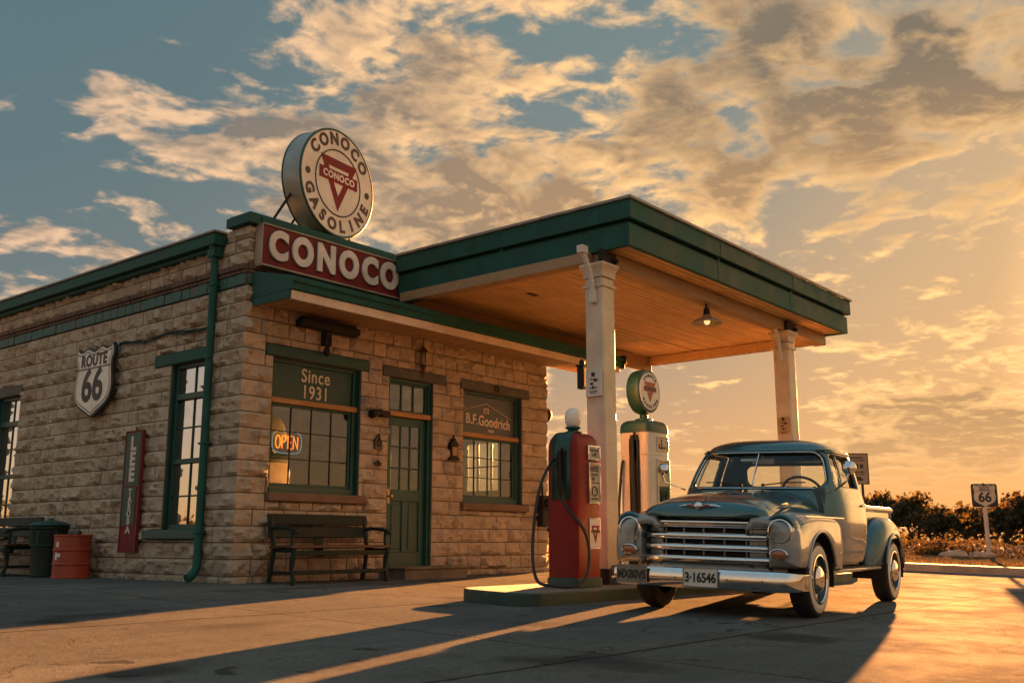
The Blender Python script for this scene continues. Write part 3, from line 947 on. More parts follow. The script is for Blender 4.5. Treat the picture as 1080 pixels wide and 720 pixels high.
# fixtures on the front wall
fl = thing('sign_lamp', 'long black lamp housing mounted under the awning above left window', 'lamp', (1.23, -.10, 3.30))
b = MB(); b.box(-.50, .50, -.12, .04, -.05, .05); b.box(-.46, .46, -.10, .02, .0505, .09); b.build('housing', M_DIM, fl, bevel=.015)
b = MB(); b.box(-.05, .05, -.06, .05, -.24, -.062); b.lathe([(.03, -.26), (.045, -.30), (.05, -.34), (.02, -.38), (0, -.385)], 12, capt=False, M=Matrix.Translation((0, -.02, 0))); b.tube([(0, -.04, -.1), (.01, -.09, -.2), (0, -.03, -.28)], .012, 6)
b.build('bracket', M_DIM, fl, bevel=.004)
ol = thing('hanging_lantern', 'rusty iron lantern hanging on the stone wall above the door', 'lantern', (3.06, -.12, 3.42))
b = MB(); b.tube([(0, 0, 0.02), (0, 0, -.12)], .008, 6); b.tube([(0, .1, -.10), (0, 0, -.10)], .01, 6)
b.lathe([(.012, -.11), (.06, -.15), (.075, -.17), (.03, -.19)], 12); b.lathe([(.045, -.42), (.05, -.40), (.02, -.37)], 12); b.lathe([(.01, -.55), (.03, -.5), (.035, -.46), (.015, -.43)], 10)
for k in range(4):
    a = k * PI / 2; b.tube([(.045 * math.cos(a), .045 * math.sin(a), -.18), (.045 * math.cos(a), .045 * math.sin(a), -.41)], .006, 5)
b.build('iron_frame', paint('rusted_iron', (.08, .04, .02), .6, metal=.3, var=.4, bump=.3), ol)
b = MB(); b.lathe([(.03, -.37), (.04, -.3), (.028, -.2)], 12); b.build('glass_chimney', paint('smoked_glass', (.25, .16, .08), .15), ol)
cl = thing('wall_spotlight', 'small black spotlight on the stone wall left of the door', 'lamp', (2.30, -.03, 2.25))
b = MB(); b.lathe([(.04, 0), (.045, .05), (.06, .16), (.064, .2)], 14, M=Matrix.Translation((-.06, -.10, .02)) @ Matrix.Rotation(R(75), 4, 'Y') @ Matrix.Rotation(R(180), 4, 'X')); b.box(-.06, .10, -.12, -.05, -.05, .04)
b.tube([(.04, .02, 0), (.04, -.08, 0)], .018, 8); b.build('body', M_DIM, cl, bevel=.004)
for nm, lab, x, z, w_, h_ in (('tin_plaque', 'small dark ornamental plaque between left window and door, upper one', 2.27, 1.86, .13, .22), ('tin_plaque', 'small dark latch plate between left window and door, lower one', 2.27, 1.56, .12, .08)):
    t = thing(nm, lab, 'plaque', (x, -.05, z))
    b = MB(); b.prism([(-w_ / 2, -h_ / 2), (w_ / 2, -h_ / 2), (w_ / 2, h_ * .1), (w_ * .2, h_ * .3), (0, h_ / 2), (-w_ * .2, h_ * .3), (-w_ / 2, h_ * .1)], -.012, .03)
    b.build('plate', paint('plaque_brown', (.10, .07, .05), .6, metal=.3, var=.4), t, bevel=.003)
    b = MB(); b.tube([(w_ * .25 * math.cos(a), -.018, -h_ * .1 + h_ * .22 * math.sin(a)) for a in [i * PI / 6 for i in range(12)]], .008, 5, closed=True)
    b.tube([(0, -.018, h_ * .05), (0, -.02, h_ * .45)], .008, 5); b.build('relief', M_DIM, t)
t = thing('iron_lantern', 'black iron lantern plaque on the stone wall right of the door', 'lantern', (3.80, -.05, 1.86))
b = MB(); b.box(-.10, .10, -.05, .03, -.17, -.13); b.box(-.075, .075, -.04, .03, -.128, .06); b.prism([(-.10, .062), (.10, .062), (.04, .12), (.02, .16), (-.02, .16), (-.04, .12)], -.045, .03)
b.lathe([(.012, .16), (.022, .185), (.01, .21), (0, .215)], 10, capt=False, M=Matrix.Translation((0, -.01, 0)))
b.build('iron_case', M_DIM, t, bevel=.004)
b = MB(); b.box(-.05, .05, -.047, -.0405, -.10, .03); b.build('pane', paint('amber_pane', (.25, .13, .04), .25), t)
t = thing('electric_meter', 'black electric meter box low on the stone wall at its right end', 'meter box', (6.00, -.06, .98))
b = MB(); b.box(-.13, .13, -.10, .06, -.25, .02); b.box(-.10, .10, -.09, .06, .022, .26); b.tube([(0, 0, .26), (0, 0.02, .50)], .02, 8); b.build('box', M_DIM, t, bevel=.012)
b = MB(); b.lathe([(.075, 0), (.07, .05), (.05, .07), (0, .075)], 16, M=Matrix.Translation((0, -.09, .13)) @ Mr, capt=False); b.build('dial_cover', M_DIM, t)
t = thing('corner_bell', 'black domed bell jutting from the right end of the stone wall', 'bell', (W + .06, .08, 2.62))
b = MB(); b.lathe([(.02, 0), (.12, .02), (.13, .06), (.10, .12), (0, .15)], 20, M=Matrix.Rotation(PI / 2, 4, 'Y'), capt=False); b.tube([(-.05, 0, 0), (.03, 0, 0)], .03, 8); b.build('dome', M_DIM, t)

# neon OPEN sign behind the left window
ne = thing('neon_sign', 'glowing orange neon OPEN sign with pale blue border inside left window', 'neon sign', (.90, .22, 1.765))
def seg(*p): return [(x, 0, z) for x, z in p]
letters = {
    'O': [[(x * .5 + .0, z) for x, z in [(.06 * math.cos(a) * 1.0, .09 * math.sin(a)) for a in [i * PI / 10 for i in range(21)]]]],
    'P': [[(-.028, -.09), (-.028, .09), (.012, .09), (.03, .07), (.032, .035), (.015, .01), (-.026, .005)]],
    'E': [[(.032, .09), (-.028, .09), (-.028, -.09), (.032, -.09)], [(-.026, .0), (.022, .0)]],
    'N': [[(-.034, -.09), (-.034, .09), (.034, -.09), (.034, .09)]]}
b = MB()
for ch, cx in zip('OPEN', (-.145, -.05, .045, .14)):
    for st in letters[ch]:
        k = 1.28 if ch == 'O' else 1.05
        b.tube([(cx + x * k, 0, z * .92) for x, z in st], .0085, 7)
b.build('letter_tubes', emit('neon_orange', (1.0, .22, .012), .16), ne)
b = MB()
P2 = []
for i in range(40):
    a = 2 * PI * i / 40; cx = .20 * (1 if math.cos(a) > 0 else -1) * (abs(math.cos(a)) ** .55) * 1.18; cz = .145 * (1 if math.sin(a) > 0 else -1) * (abs(math.sin(a)) ** .55)
    P2.append((cx, 0, cz))
b.tube(P2, .006, 6, closed=True)
b.build('border_tube', emit('neon_blue', (.30, .62, .85), .03), ne)
for x in (-.15, .15):
    b = MB(); b.tube([(x, 0.01, .14), (x * .9, .02, .62)], .0025, 5); b.build('hanger', M_DIM, ne)

# things seen inside through the glass
ct = thing('shop_counter', 'long dark wooden shop counter behind the left window', 'counter', (1.2, 1.45, .09))
b = MB(); b.box(-.7, 2.2, 0, .55, .0, .95); b.box(-.75, 2.25, -.05, .6, .952, 1.0); b.build('body', wood('counter_wood', (.10, .05, .025), 0, .4), ct, bevel=.01)
rng = random.Random(12)
glm = [paint('bottle_amber', (.20, .09, .02), .15, var=.1), paint('bottle_pale', (.40, .42, .36), .15, var=.1), paint('oil_can', (.25, .2, .15), .35, metal=.6, var=.2)]
for k in range(9):
    t = thing('glass_bottle' if k % 3 < 2 else 'oil_can', ['amber', 'pale green', 'dull metal'][k % 3] + (' bottle' if k % 3 < 2 else ' oil can') + ' on the dark shop counter, %s from its left end' % ['first', 'second', 'third', 'fourth', 'fifth', 'sixth', 'seventh', 'eighth', 'ninth'][k], 'bottle' if k % 3 < 2 else 'can', (.62 + k * .165 + rng.uniform(-.02, .02), 1.55 + rng.uniform(0, .12), 1.09), group='goods on the shop counter')
    b = MB(); s = rng.uniform(.8, 1.2)
    if k % 3 < 2: b.lathe([(.035, 0), (.038, .02), (.038, .13 * s), (.014, .19 * s), (.013, .25 * s)], 14)
    else: b.lathe([(.05, 0), (.05, .17 * s), (.046, .175 * s), (.015, .23 * s), (.006, .30 * s)], 14)
    b.build('body', glm[k % 3], t)
    b = MB(); b.lathe([(.016, .25 * s), (.016, .275 * s)], 10) if k % 3 < 2 else b.lathe([(.018, .18 * s), (.018, .20 * s)], 10)
    b.build('cap', M_GREY, t)
# cafe table and chairs behind the right window
M_WHITECH = paint('pale_chair', (.55, .48, .40), .4, var=.1)
tb = thing('cafe_table', 'small round pale table inside the right window', 'table', (4.95, 1.35, .09))
b = MB(); b.lathe([(.38, .70), (.40, .71), (.40, .735), (.38, .745)], 32); b.build('table_top', M_WHITECH, tb)
b = MB(); b.lathe([(.22, 0), (.22, .02), (.04, .05), (.035, .69)], 20); b.build('pedestal', M_DIM, tb)
for i, (x, y_, rz) in enumerate(((4.55, .95, R(20)), (5.45, 1.75, R(200)), (4.6, 1.95, R(-60)))):
    c = thing('cafe_chair', ['pale slatted chair inside the right window, nearest the glass', 'pale slatted chair inside the right window, by the far right wall', 'pale slatted chair inside the right window, behind the round table'][i], 'chair', (x, y_, .09), rz, 'chairs inside the right window')
    if i == 0:
        b = MB(); b.box(-.2, .2, -.2, .2, .43, .455); c_s = b.build('seat', M_WHITECH, c, bevel=.01)
        b = MB()
        for sx in (-.17, .17): b.tube([(sx, -.18, .455), (sx, -.23, .92)], .014, 8)
        for z in (.62, .74, .86): b.box(-.17, .17, -.225, -.205, z, z + .06)
        c_b = b.build('backrest', M_WHITECH, c)
        c_l = []
        for sx in (-.17, .17):
            for sy in (-.17, .17):
                b = MB(); b.tube([(sx, sy, .43), (sx * 1.12, sy * 1.12, 0)], .014, 8); c_l.append(b.build('leg', M_DIM, c))
        first_chair = c
    else:
        for ch in list(first_chair.children):
            q = ch.copy(); COL.objects.link(q); q.parent = c
sf = thing('stock_shelf', 'dark wooden shelf standing against the shop back wall', 'shelf', (3.9, 4.0, .09))
b = MB()
for z in (.1, .7, 1.3, 1.9): b.box(-1.2, 1.2, 0, .38, z, z + .04)
for x in (-1.2, 0, 1.16): b.box(x, x + .04, -.003, .383, 0, 2.1)
b.build('rack', wood('shelf_wood', (.14, .08, .04), 0, .5), sf)

# step at the door
b = MB(); b.box(2.40, 3.66, -.50, -.02, -.06, .115); b.box(2.38, 3.68, -.52, -.018, .1155, .15)
tag(b.build('door_step', M_STEP, bevel=.012), 'worn brown concrete step in front of the green door', 'step')
# ------------------------------------------------------------------ canopy over the pumps
CX0, CX1, CY0, CY1 = 2.37, 9.28, -4.22, -.215
cn = thing('canopy', 'wide flat canopy with green stepped fascia and board soffit on two cream posts', 'canopy', (0, 0, 0))
b = MB()
def ring(mb, x0, x1, y0, y1, z0, z1, t):
    mb.box(x0, x1, y0, y0 + t, z0, z1); mb.box(x0, x1, y1 - t, y1, z0, z1)
    mb.box(x0, x0 + t, y0 + t, y1 - t, z0, z1); mb.box(x1 - t, x1, y0 + t, y1 - t, z0, z1)
ring(b, CX0 + .05, CX1 - .05, CY0 + .05, CY1, 3.965, 4.25, .06)
ring(b, CX0 + .085, CX1 - .085, CY0 + .085, CY1 - .02, 4.2505, 4.292, .06)
ring(b, CX0, CX1, CY0, CY1, 4.2925, 4.525, .07)
fo = b.build('fascia', M_GREEN, cn, bevel=.006)
for (x0, x1, y0, y1, d) in ((4.63, 4.69, CY0 - .004, CY0 + .02, (0, .05)), (6.95, 7.01, CY0 - .004, CY0 + .02, (0, .05)), (CX0 - .004, CX0 + .02, -2.2, -2.14, (.05, 0))):
    b = MB(); b.box(x0, x1, y0, y1, 4.30, 4.52); b.box(x0 + d[0], x1 + d[0], y0 + d[1], y1 + d[1], 3.97, 4.301)
    b.build('seam_cover', M_GREEN, fo)
b = MB(); b.box(CX0 - .03, CX1 + .03, CY0 - .03, CY1, 4.527, 4.565); b.build('roof', M_GREY, cn, bevel=.006)
b = MB(); y = CY0 + .115; rng = random.Random(31)
while y < CY1 - .07:
    cuts = [CX0 + .115]
    nxt = rng.choice((2.1, 2.9, 3.6)) + CX0
    while nxt < CX1 - .8:
        cuts.append(nxt); nxt += rng.uniform(2.3, 3.4)
    cuts.append(CX1 - .115)
    for a, c in zip(cuts[:-1], cuts[1:]):
        z = 3.985 + rng.uniform(-.003, .003)
        if rng.random() < .03: z += .012
        b.box(a + .006, c - .006, y, y + .106, z, 4.01)
    y += .117
b.build('soffit', M_SOFFIT, cn, bevel=.007, seg=1)
b = MB(); b.box(CX0 + .12, CX1 - .12, CY0 + .12, CY1 - .09, 4.02, 4.10); b.build('roof_deck', M_DIM, cn)
BM = MB()
PY = -3.70; PX = (2.46, 7.66)
BM.box(CX0 + .115, CX1 - .115, PY - .10, PY + .10, 3.80, 3.978)
BM.box(PX[0] - .09, PX[0] + .09, PY + .10, CY1 - .09, 3.84, 3.978)
BM.box(CX1 - .26, CX1 - .115, PY + .10, CY1 - .09, 3.82, 3.978)
BM.box(CX0 + .115, CX1 - .115, CY1 - .088, CY1 - .03, 3.70, 3.978)
BM.build('beam', M_BEAM, cn, bevel=.006)
b = MB(); b.box(4.9, 5.0, -2.05, -1.85, 3.965, 3.981); b.box(3.55, 3.75, -1.75, -1.68, 3.97, 3.981); b.build('vent', M_DIM, cn)
for px in PX:
    g0 = gz(px, PY)
    b = MB(); h = .13
    b.box(px - h, px + h, PY - h, PY + h, g0 + .12, 3.62)
    po = b.build('post', M_CREAM, cn, bevel=.02, seg=2)
    b = MB()
    b.box(px - h - .02, px + h + .02, PY - h - .02, PY + h + .02, 3.50, 3.535); b.box(px - h - .012, px + h + .012, PY - h - .012, PY + h + .012, 3.622, 3.66)
    rows = []
    for t in range(7):
        s = t / 6; w_ = h + .010 + .032 * s ** 2; z = 3.66 + .10 * s
        rows.append([(px - w_, PY - w_, z), (px + w_, PY - w_, z), (px + w_, PY + w_, z), (px - w_, PY + w_, z)])
    b.grid(rows, closeu=True); b.box(px - h - .045, px + h + .045, PY - h - .045, PY + h + .045, 3.7605, 3.797)
    b.build('capital', M_CREAM, po, bevel=.004)
    b = MB(); b.box(px - .19, px + .19, PY - .19, PY + .19, g0 + .10, g0 + .30); b.build('footing', M_DIM, po, bevel=.01)
    # curved iron bracket from post to beam, on the left face
    b = MB()
    pts = []
    for i in range(9):
        t = i / 8; pts.append((px - h - .045 - .20 * (t ** 2.0), PY - .02, 3.42 + .46 * t))
    for p0, p1 in zip(pts[:-1], pts[1:]): b.bar(p0, p1, .05, .06)
    b.box(px - h - .07, px - h - .001, PY - .055, PY + .02, 3.30, 3.46)
    b.box(px - h - .30, px - h - .18, PY - .06, PY + .03, 3.87, 3.964)
    b.build('bracket', M_CREAMW, po, bevel=.006)
    b = MB(); b.box(px - .05, px + .16, PY - .15, PY - .101, 3.80, 3.94); b.box(px - .17, px - .06, PY - .16, PY - .101, 3.81, 3.955); b.tube([(px + .10, PY - .15, 3.84), (px + .10, PY - .21, 3.84)], .03, 8)
    b.build('joint_plate', M_DIM, po, bevel=.004)
# notices on the posts
def notice(px, z, label, w_=.17, h_=.30, mat=M_CREAMW):
    t = thing('post_notice', label, 'notice', (px - .155, PY + .0, z), R(-90))
    b = MB(); b.box(-w_ / 2, w_ / 2, -.012, .020, -h_ / 2, h_ / 2); b.build('plate', mat, t, bevel=.003)
    b = MB()
    for k, (x, zz, ww, hh) in enumerate(((0, .10, .05, .05), (.0, .045, .10, .012), (.03, .02, .05, .012), (-.02, -.01, .04, .03), (-.04, -.06, .02, .02), (0, -.055, .035, .035), (.04, -.06, .02, .02), (0, -.10, .12, .01), (0, -.12, .10, .008))):
        b.box(x - ww / 2, x + ww / 2, -.0145, -.0125, zz - hh / 2, zz + hh / 2)
    b.build('print', M_SIGNBLACK, t)
    b = MB(); b.box(.005, .07, -.0150, -.0128, .028, .038); b.build('red_print', M_TRI, t)
notice(PX[0], 2.33, 'small cream printed notice on the post between the pumps', .22, .32)
notice(PX[1], 2.28, 'small cream printed notice on the far post behind the truck', .2, .26, paint('tan_notice', (.45, .30, .15), .5, var=.2))
t = thing('post_lantern', 'narrow black lantern box on the left side of the near canopy post', 'lantern', (PX[0] - .10, PY + .205, 2.42))
t.scale = (.85, .85, .85)
b = MB(); b.box(-.05, .05, -.055, .055, -.16, .16); b.box(-.07, .07, -.07, .07, .1605, .185); b.lathe([(.035, .185), (.045, .23), (.025, .26), (.0, .27)], 12, capt=False); b.box(.05, .075, -.03, .03, -.1, .1)
b.build('case', M_DIM, t, bevel=.005)
b = MB(); b.box(-.03, .03, -.0585, -.0555, -.13, .13); b.build('pane', paint('lantern_pane', (.06, .045, .03), .2), t)
# pendant lamp
pl = thing('pendant_lamp', 'round metal pendant lamp with glowing bulb hanging from the canopy beam', 'lamp', (5.10, PY - .02, 3.84))
b = MB(); b.tube([(0, 0, .0), (0, 0, -.16)], .016, 8); b.lathe([(.035, -.10), (.045, -.14), (.05, -.20), (.03, -.215)], 16); b.build('stem', M_DIM, pl)
b = MB(); b.lathe([(.05, -.20), (.08, -.235), (.17, -.275), (.215, -.31), (.22, -.325)], 32, capb=False, capt=False); b.build('shade', paint('lamp_shade_enamel', (.30, .24, .17), .35, var=.2), pl, solid=.006)
b = MB(); b.lathe([(.015, -.21), (.02, -.24), (.04, -.275), (.045, -.30), (.03, -.335), (0, -.345)], 16, capt=False); b.build('bulb', emit('warm_bulb', (1.0, .62, .25), .075), pl)

# ------------------------------------------------------------------ pump island and pumps
IX0, IX1, IY0, IY1 = .34, 9.0, -4.24, -3.28
def island():
    mb = MB(); poly = []
    r = .28
    for (cx, cy, a0) in ((IX0 + r, IY0 + r, 180), (IX1 - r, IY0 + r, 270), (IX1 - r, IY1 - r, 0), (IX0 + r, IY1 - r, 90)):
        for i in range(9):
            a = R(a0 + i * 90 / 8); poly.append((cx + r * math.cos(a), cy + r * math.sin(a)))
    def ringz(dz, ins=0):
        out = []
        for x, y in poly:
            cx, cy = (IX0 + IX1) / 2, (IY0 + IY1) / 2
            x2 = x - math.copysign(ins, x - cx); y2 = y - math.copysign(ins, y - cy)
            out.append((x2, y2, gz(x, y) + dz))
        return out
    rows = [ringz(-.05), ringz(.115), ringz(.13, .012)]
    mb.grid(rows, closeu=True, mf=lambda c: 0)
    o = len(mb.v); mb.v.extend(ringz(.13, .012)); mb.f.append(list(range(o, o + len(poly)))); mb.m.append(1)
    return mb
isl = island().build('pump_island', [paint('island_kerb_green', (.010, .045, .036), .55, var=.3, wear=(.12, .11, .095), wearamt=.12, ws=6, bump=.4, bs=25), paint('island_top', (.16, .145, .12), .85, var=.3, bump=.5, bs=25)], bevel=0)
tag(isl, 'raised concrete pump island with dark green painted kerb under the canopy', 'pump island')


def rrect(w, d, r, n=5):
    P = []
    for (cx, cy, a0) in ((w / 2 - r, d / 2 - r, 0), (-w / 2 + r, d / 2 - r, 90), (-w / 2 + r, -d / 2 + r, 180), (w / 2 - r, -d / 2 + r, 270)):
        for i in range(n):
            a = R(a0 + 90 * i / (n - 1)); P.append((cx + r * math.cos(a), cy + r * math.sin(a)))
    return P
def shell(mb, w, d, r, zs, m=0, capt=True):
    """zs: list of (z, inset)"""
    rows = []
    for z, ins in zs:
        rows.append([(x, y, z) for x, y in rrect(w - 2 * ins, d - 2 * ins, max(.01, r - ins * .5))])
    mb.grid(rows, m, closeu=True)
    if capt:
        o = len(mb.v); mb.v.extend(rows[-1]); mb.f.append(list(range(o, o + len(rows[-1])))); mb.m.append(m)
    return mb


def hose(parent, pts, r=.017):
    # smooth Catmull-Rom through the points
    P = [Vector(p) for p in pts]; out = []
    for i in range(len(P) - 1):
        p0, p1, p2, p3 = P[max(i - 1, 0)], P[i], P[i + 1], P[min(i + 2, len(P) - 1)]
        for k in range(8):
            t = k / 8
            out.append(.5 * ((2 * p1) + (p2 - p0) * t + (2 * p0 - 5 * p1 + 4 * p2 - p3) * t * t + (3 * p1 - p0 - 3 * p2 + p3) * t ** 3))
    out.append(P[-1])
    b = MB(); b.tube(out, r, 10); return b.build('hose', M_RUBBER, parent)


def nozzle(parent, x, y, z0, z1, mat):
    b = MB()
    b.box(x - .028, x + .012, y - .05, y + .05, z1 - .30, z1)             # hook boot
    b.tube([(x - .05, y, z1 - .02), (x - .055, y, z1 - .30), (x - .05, y - .01, z0 + .12), (x - .04, y - .02, z0)], [.02, .026, .03, .018], 10)
    b.tube([(x - .05, y + .03, z1 - .04), (x - .09, y + .02, z1 - .16), (x - .06, y, z1 - .32)], .010, 7)
    b.tube([(x - .03, y, z1 - .03), (x - .045, y - .03, z1 + .03), (x - .05, y - .07, z1 - .03)], .013, 7)
    return b.build('nozzle', mat, parent, bevel=.004)


PW, PD = .47, .40
# red pump, white glass globe
rp = thing('gas_pump', 'red vintage gas pump with white glass globe and hanging black hose', 'gas pump', (1.70, -3.83, gz(0, -3.83) + .128))
b = MB(); shell(b, PW + .03, PD + .03, .06, [(0, 0), (.09, 0), (.10, .012)]); b.build('base', M_DGREEN, rp)
b = MB(); shell(b, PW, PD, .055, [(.10, 0), (1.40, 0), (1.52, .004), (1.585, .02), (1.63, .05), (1.655, .09), (1.665, .15)]); b.build('body', M_RED, rp)
b = MB()      # green band over the hose side and top edge
rows = []
for z, ins in [(.92, 0), (1.2, 0), (1.40, 0), (1.52, .004), (1.585, .02), (1.63, .05), (1.655, .09), (1.667, .15)]:
    rows.append([(-PW / 2 + ins - .004, yv, z + .003) for yv in (-.13, -.05, .04, .12)])
b.grid(rows); b.build('hose_panel', M_DGREEN, rp, solid=-.004)
fy_ = -PD / 2
b = MB()
frame_poly(b, [(-.02, 1.36), (.215, 1.36), (.215, 1.52), (-.02, 1.52)], [(.0, 1.38), (.195, 1.38), (.195, 1.50), (.0, 1.50)], fy_ - .02, fy_ + .01)
frame_poly(b, [(-.01, .885), (.215, .885), (.215, 1.33), (-.01, 1.33)], [(.015, .91), (.19, .91), (.19, 1.305), (.015, 1.305)], fy_ - .022, fy_ + .01)
frame_poly(b, [(.0, .40), (.205, .40), (.205, .73), (.0, .73)], [(.012, .412), (.193, .412), (.193, .718), (.012, .718)], fy_ - .012, fy_ + .006)
b.build('chrome_frame', M_CHROME, rp, bevel=.004)
b = MB(); b.box(.0, .195, fy_ - .008, fy_ + .004, 1.38, 1.50); b.box(.015, .19, fy_ - .010, fy_ + .004, 1.12, 1.305); b.box(.015, .19, fy_ - .010, fy_ + .004, .91, 1.105)
dp = b.build('dial_plate', paint('dial_face', (.40, .36, .30), .35, var=.15), rp)
b = MB()
for i, z in enumerate((1.44,)):
    b.mesh(text_mesh('THIS SALE', .034, .001, .001), mface((.097, fy_ - .0095, 1.465), (1, 0, 0), (0, 0, 1))); b.mesh(text_mesh('1.38', .052, .001, .002), mface((.097, fy_ - .0095, 1.42), (1, 0, 0), (0, 0, 1)))
b.box(.03, .175, fy_ - .0125, fy_ - .0105, 1.235, 1.29); b.mesh(text_mesh('GALLONS', .028, .001, .001), mface((.10, fy_ - .0115, 1.20), (1, 0, 0), (0, 0, 1)))
b.box(.05, .10, fy_ - .0125, fy_ - .0105, 1.135, 1.175)
b.tube([(.10 + .05 * math.cos(a), fy_ - .012, 1.02 + .05 * math.sin(a)) for a in [i * PI / 8 for i in range(16)]], .008, 5, closed=True)
b.box(.04, .16, fy_ - .0125, fy_ - .0105, .925, .95); b.bar((.10, fy_ - .013, 1.02), (.135, fy_ - .013, 1.05), .004, .008)
b.build('dial_marks', M_SIGNBLACK, rp, fix=False)
b = MB(); b.box(.012, .193, fy_ - .009, fy_ + .004, .412, .718); bd = b.build('badge', M_SIGNWHITE, rp)
b = MB(); frame_poly(b, [(.03, .65), (.175, .65), (.102, .46)], [(.065, .63), (.14, .63), (.102, .53)], fy_ - .012, fy_ - .0095); b.box(.02, .185, fy_ - .0135, fy_ - .0122, .575, .60)
b.build('badge_triangle', M_TRI, bd)
b = MB(); b.mesh(text_mesh('CONOCO', .036, .001, .001), mface((.102, fy_ - .0145, .587), (1, 0, 0), (0, 0, 1))); b.build('badge_lettering', M_SIGNBLACK, bd, fix=False)
b = MB(); b.lathe([(.09, 1.655), (.10, 1.675), (.06, 1.69), (.055, 1.70), (.085, 1.715), (.085, 1.735)], 24); b.build('globe_collar', M_DGREEN, rp)
m_, nt_, bs_ = newmat('milk_glass'); bs_.inputs['Base Color'].default_value = (.82, .76, .66, 1); bs_.inputs['Roughness'].default_value = .15; bs_.inputs['Subsurface Weight'].default_value = .35; bs_.inputs['Subsurface Radius'].default_value = (.1, .08, .06)
b = MB(); b.lathe([(.055, 1.73), (.072, 1.75), (.088, 1.79), (.091, 1.85), (.081, 1.90), (.052, 1.935), (.0, 1.95)], 32, capt=False); b.build('globe', m_, rp)
nozzle(rp, -PW / 2 - .012, -.03, .95, 1.45, M_DIM)
hose(rp, [(-PW / 2 - .05, -.05, 1.0), (-PW / 2 - .05, -.10, .85), (-.20, -.26, .62), (-.15, -.30, .40), (-.22, -.32, .14), (-.40, -.30, .03), (-.62, -.16, .035), (-.70, -.02, .10), (-.66, .06, .45), (-.50, .10, 1.0), (-.30, .09, 1.32), (-PW / 2, .08, 1.36)])

# white pump with round lit sign disc
GP = (3.44, -3.67)
wp = thing('gas_pump', 'cream vintage gas pump with green top and round triangle disc behind the truck', 'gas pump', (GP[0], GP[1], gz(*GP) + .128))
wp.scale = (1.0, 1.0, 1.04)
pw, pd = .50, .42; fy_ = -pd / 2
b = MB(); shell(b, pw + .03, pd + .03, .06, [(0, 0), (.09, 0), (.10, .012)]); b.build('base', M_DGREEN, wp)
b = MB(); shell(b, pw, pd, .05, [(.10, 0), (1.74, 0), (1.745, .004)])
for z in (1.46,): shell(b, pw + .006, pd + .006, .052, [(z, 0.003), (z + .005, -.002), (z + .012, .003)], capt=False)
b.build('body', M_CREAMW, wp)
b = MB(); shell(b, pw + .02, pd + .02, .06, [(1.735, 0), (1.78, 0), (1.83, .01), (1.865, .035), (1.885, .08), (1.893, .14)]); b.build('top', M_DGREEN, wp)
b = MB(); frame_poly(b, [(-.06, 1.51), (.215, 1.51), (.215, 1.69), (-.06, 1.69)], [(-.045, 1.525), (.20, 1.525), (.20, 1.675), (-.045, 1.675)], fy_ - .014, fy_ + .004)
frame_poly(b, [(-.075, .78), (.22, .78), (.22, 1.42), (-.075, 1.42)], [(-.05, .805), (.195, .805), (.195, 1.395), (-.05, 1.395)], fy_ - .02, fy_ + .006)
b.build('window_frame', M_CREAMW, wp, bevel=.006)
b = MB(); b.box(-.05, .195, fy_ - .006, fy_ + .004, 1.10, 1.395); b.box(-.03, .185, fy_ - .006, fy_ + .003, 1.535, 1.665); b.build('dial_plate', paint('pump_dial_warm', (.42, .32, .2), .3, var=.2), wp)
b = MB(); b.box(-.05, .195, fy_ - .007, fy_ + .004, .805, 1.095); b.build('lower_panel', M_GREEN, wp)
b = MB(); frame_poly(b, [(.0, .84), (.15, .84), (.15, 1.05), (.0, 1.05)], [(.015, .855), (.135, .855), (.135, 1.035), (.015, 1.035)], fy_ - .016, fy_ - .0072)
b.tube([(.075 + .05 * math.cos(a), fy_ - .013, .945 + .06 * math.sin(a)) for a in [i * PI / 8 for i in range(16)]], .01, 5, closed=True)
b.tube([(-.02, fy_ - .02, 1.60), (-.02, fy_ - .02, 1.56), (.02, fy_ - .02, 1.555), (.14, fy_ - .02, 1.56)], .006, 5); b.box(.055, .062, fy_ - .012, fy_ - .006, 1.54, 1.66)
b.build('meter', M_DIM, wp)
nozzle(wp, -pw / 2 - .012, -.02, .60, 1.70, M_RUBBER)
b = MB(); b.box(-pw / 2 - .04, -pw / 2 + .002, -.085, .055, .75, 1.66); b.build('nozzle_boot', M_DIM, wp, bevel=.02)
hose(wp, [(-pw / 2 - .03, .14, 1.40), (-pw / 2 - .07, .14, 1.30), (-pw / 2 - .12, .16, .8), (-pw / 2 - .15, .15, .3), (-pw / 2 - .12, .10, .1), (-pw / 2 - .02, .05, .2)])
hose(wp, [(pw / 2, -.02, 1.36), (pw / 2 + .04, -.03, 1.2), (pw / 2 + .07, -.04, .7), (pw / 2 + .05, -.02, .25), (pw / 2, .0, .2)])
b = MB(); b.lathe([(.11, 1.89), (.11, 1.91), (.05, 1.925), (.05, 1.965), (.08, 1.985)], 24)
b.build('disc_neck', M_DGREEN, wp)
zc = 2.245
b = MB(); b.lathe([(.235, -.09), (.262, -.085), (.27, -.05), (.27, .05), (.262, .085), (.235, .09)], 56, M=Matrix.Translation((0, 0, zc)) @ Mr); dsc = b.build('disc', M_DGREEN, wp)
b = MB(); b.lathe([(.228, .088), (.228, .096), (.20, .101)], 48, M=Matrix.Translation((0, 0, zc)) @ Mr); b.build('disc_face', M_SIGNWHITE, dsc)
b = MB(); frame_poly(b, [(x, z + zc) for x, z in tri(0, .01, .26, .24)], [(x, z + zc) for x, z in tri(0, .02, .12, .10)], -.108, -.103); b.box(-.14, .14, -.1095, -.1042, zc + .0, zc + .055)
b.build('disc_triangle', paint('disc_orange_red', (.34, .055, .012), .45, var=.15), dsc)
b = MB(); b.mesh(text_mesh('CONOCO', .058, .001, .002), mface((0, -.1105, zc + .027), (1, 0, 0), (0, 0, 1))); tmp = b
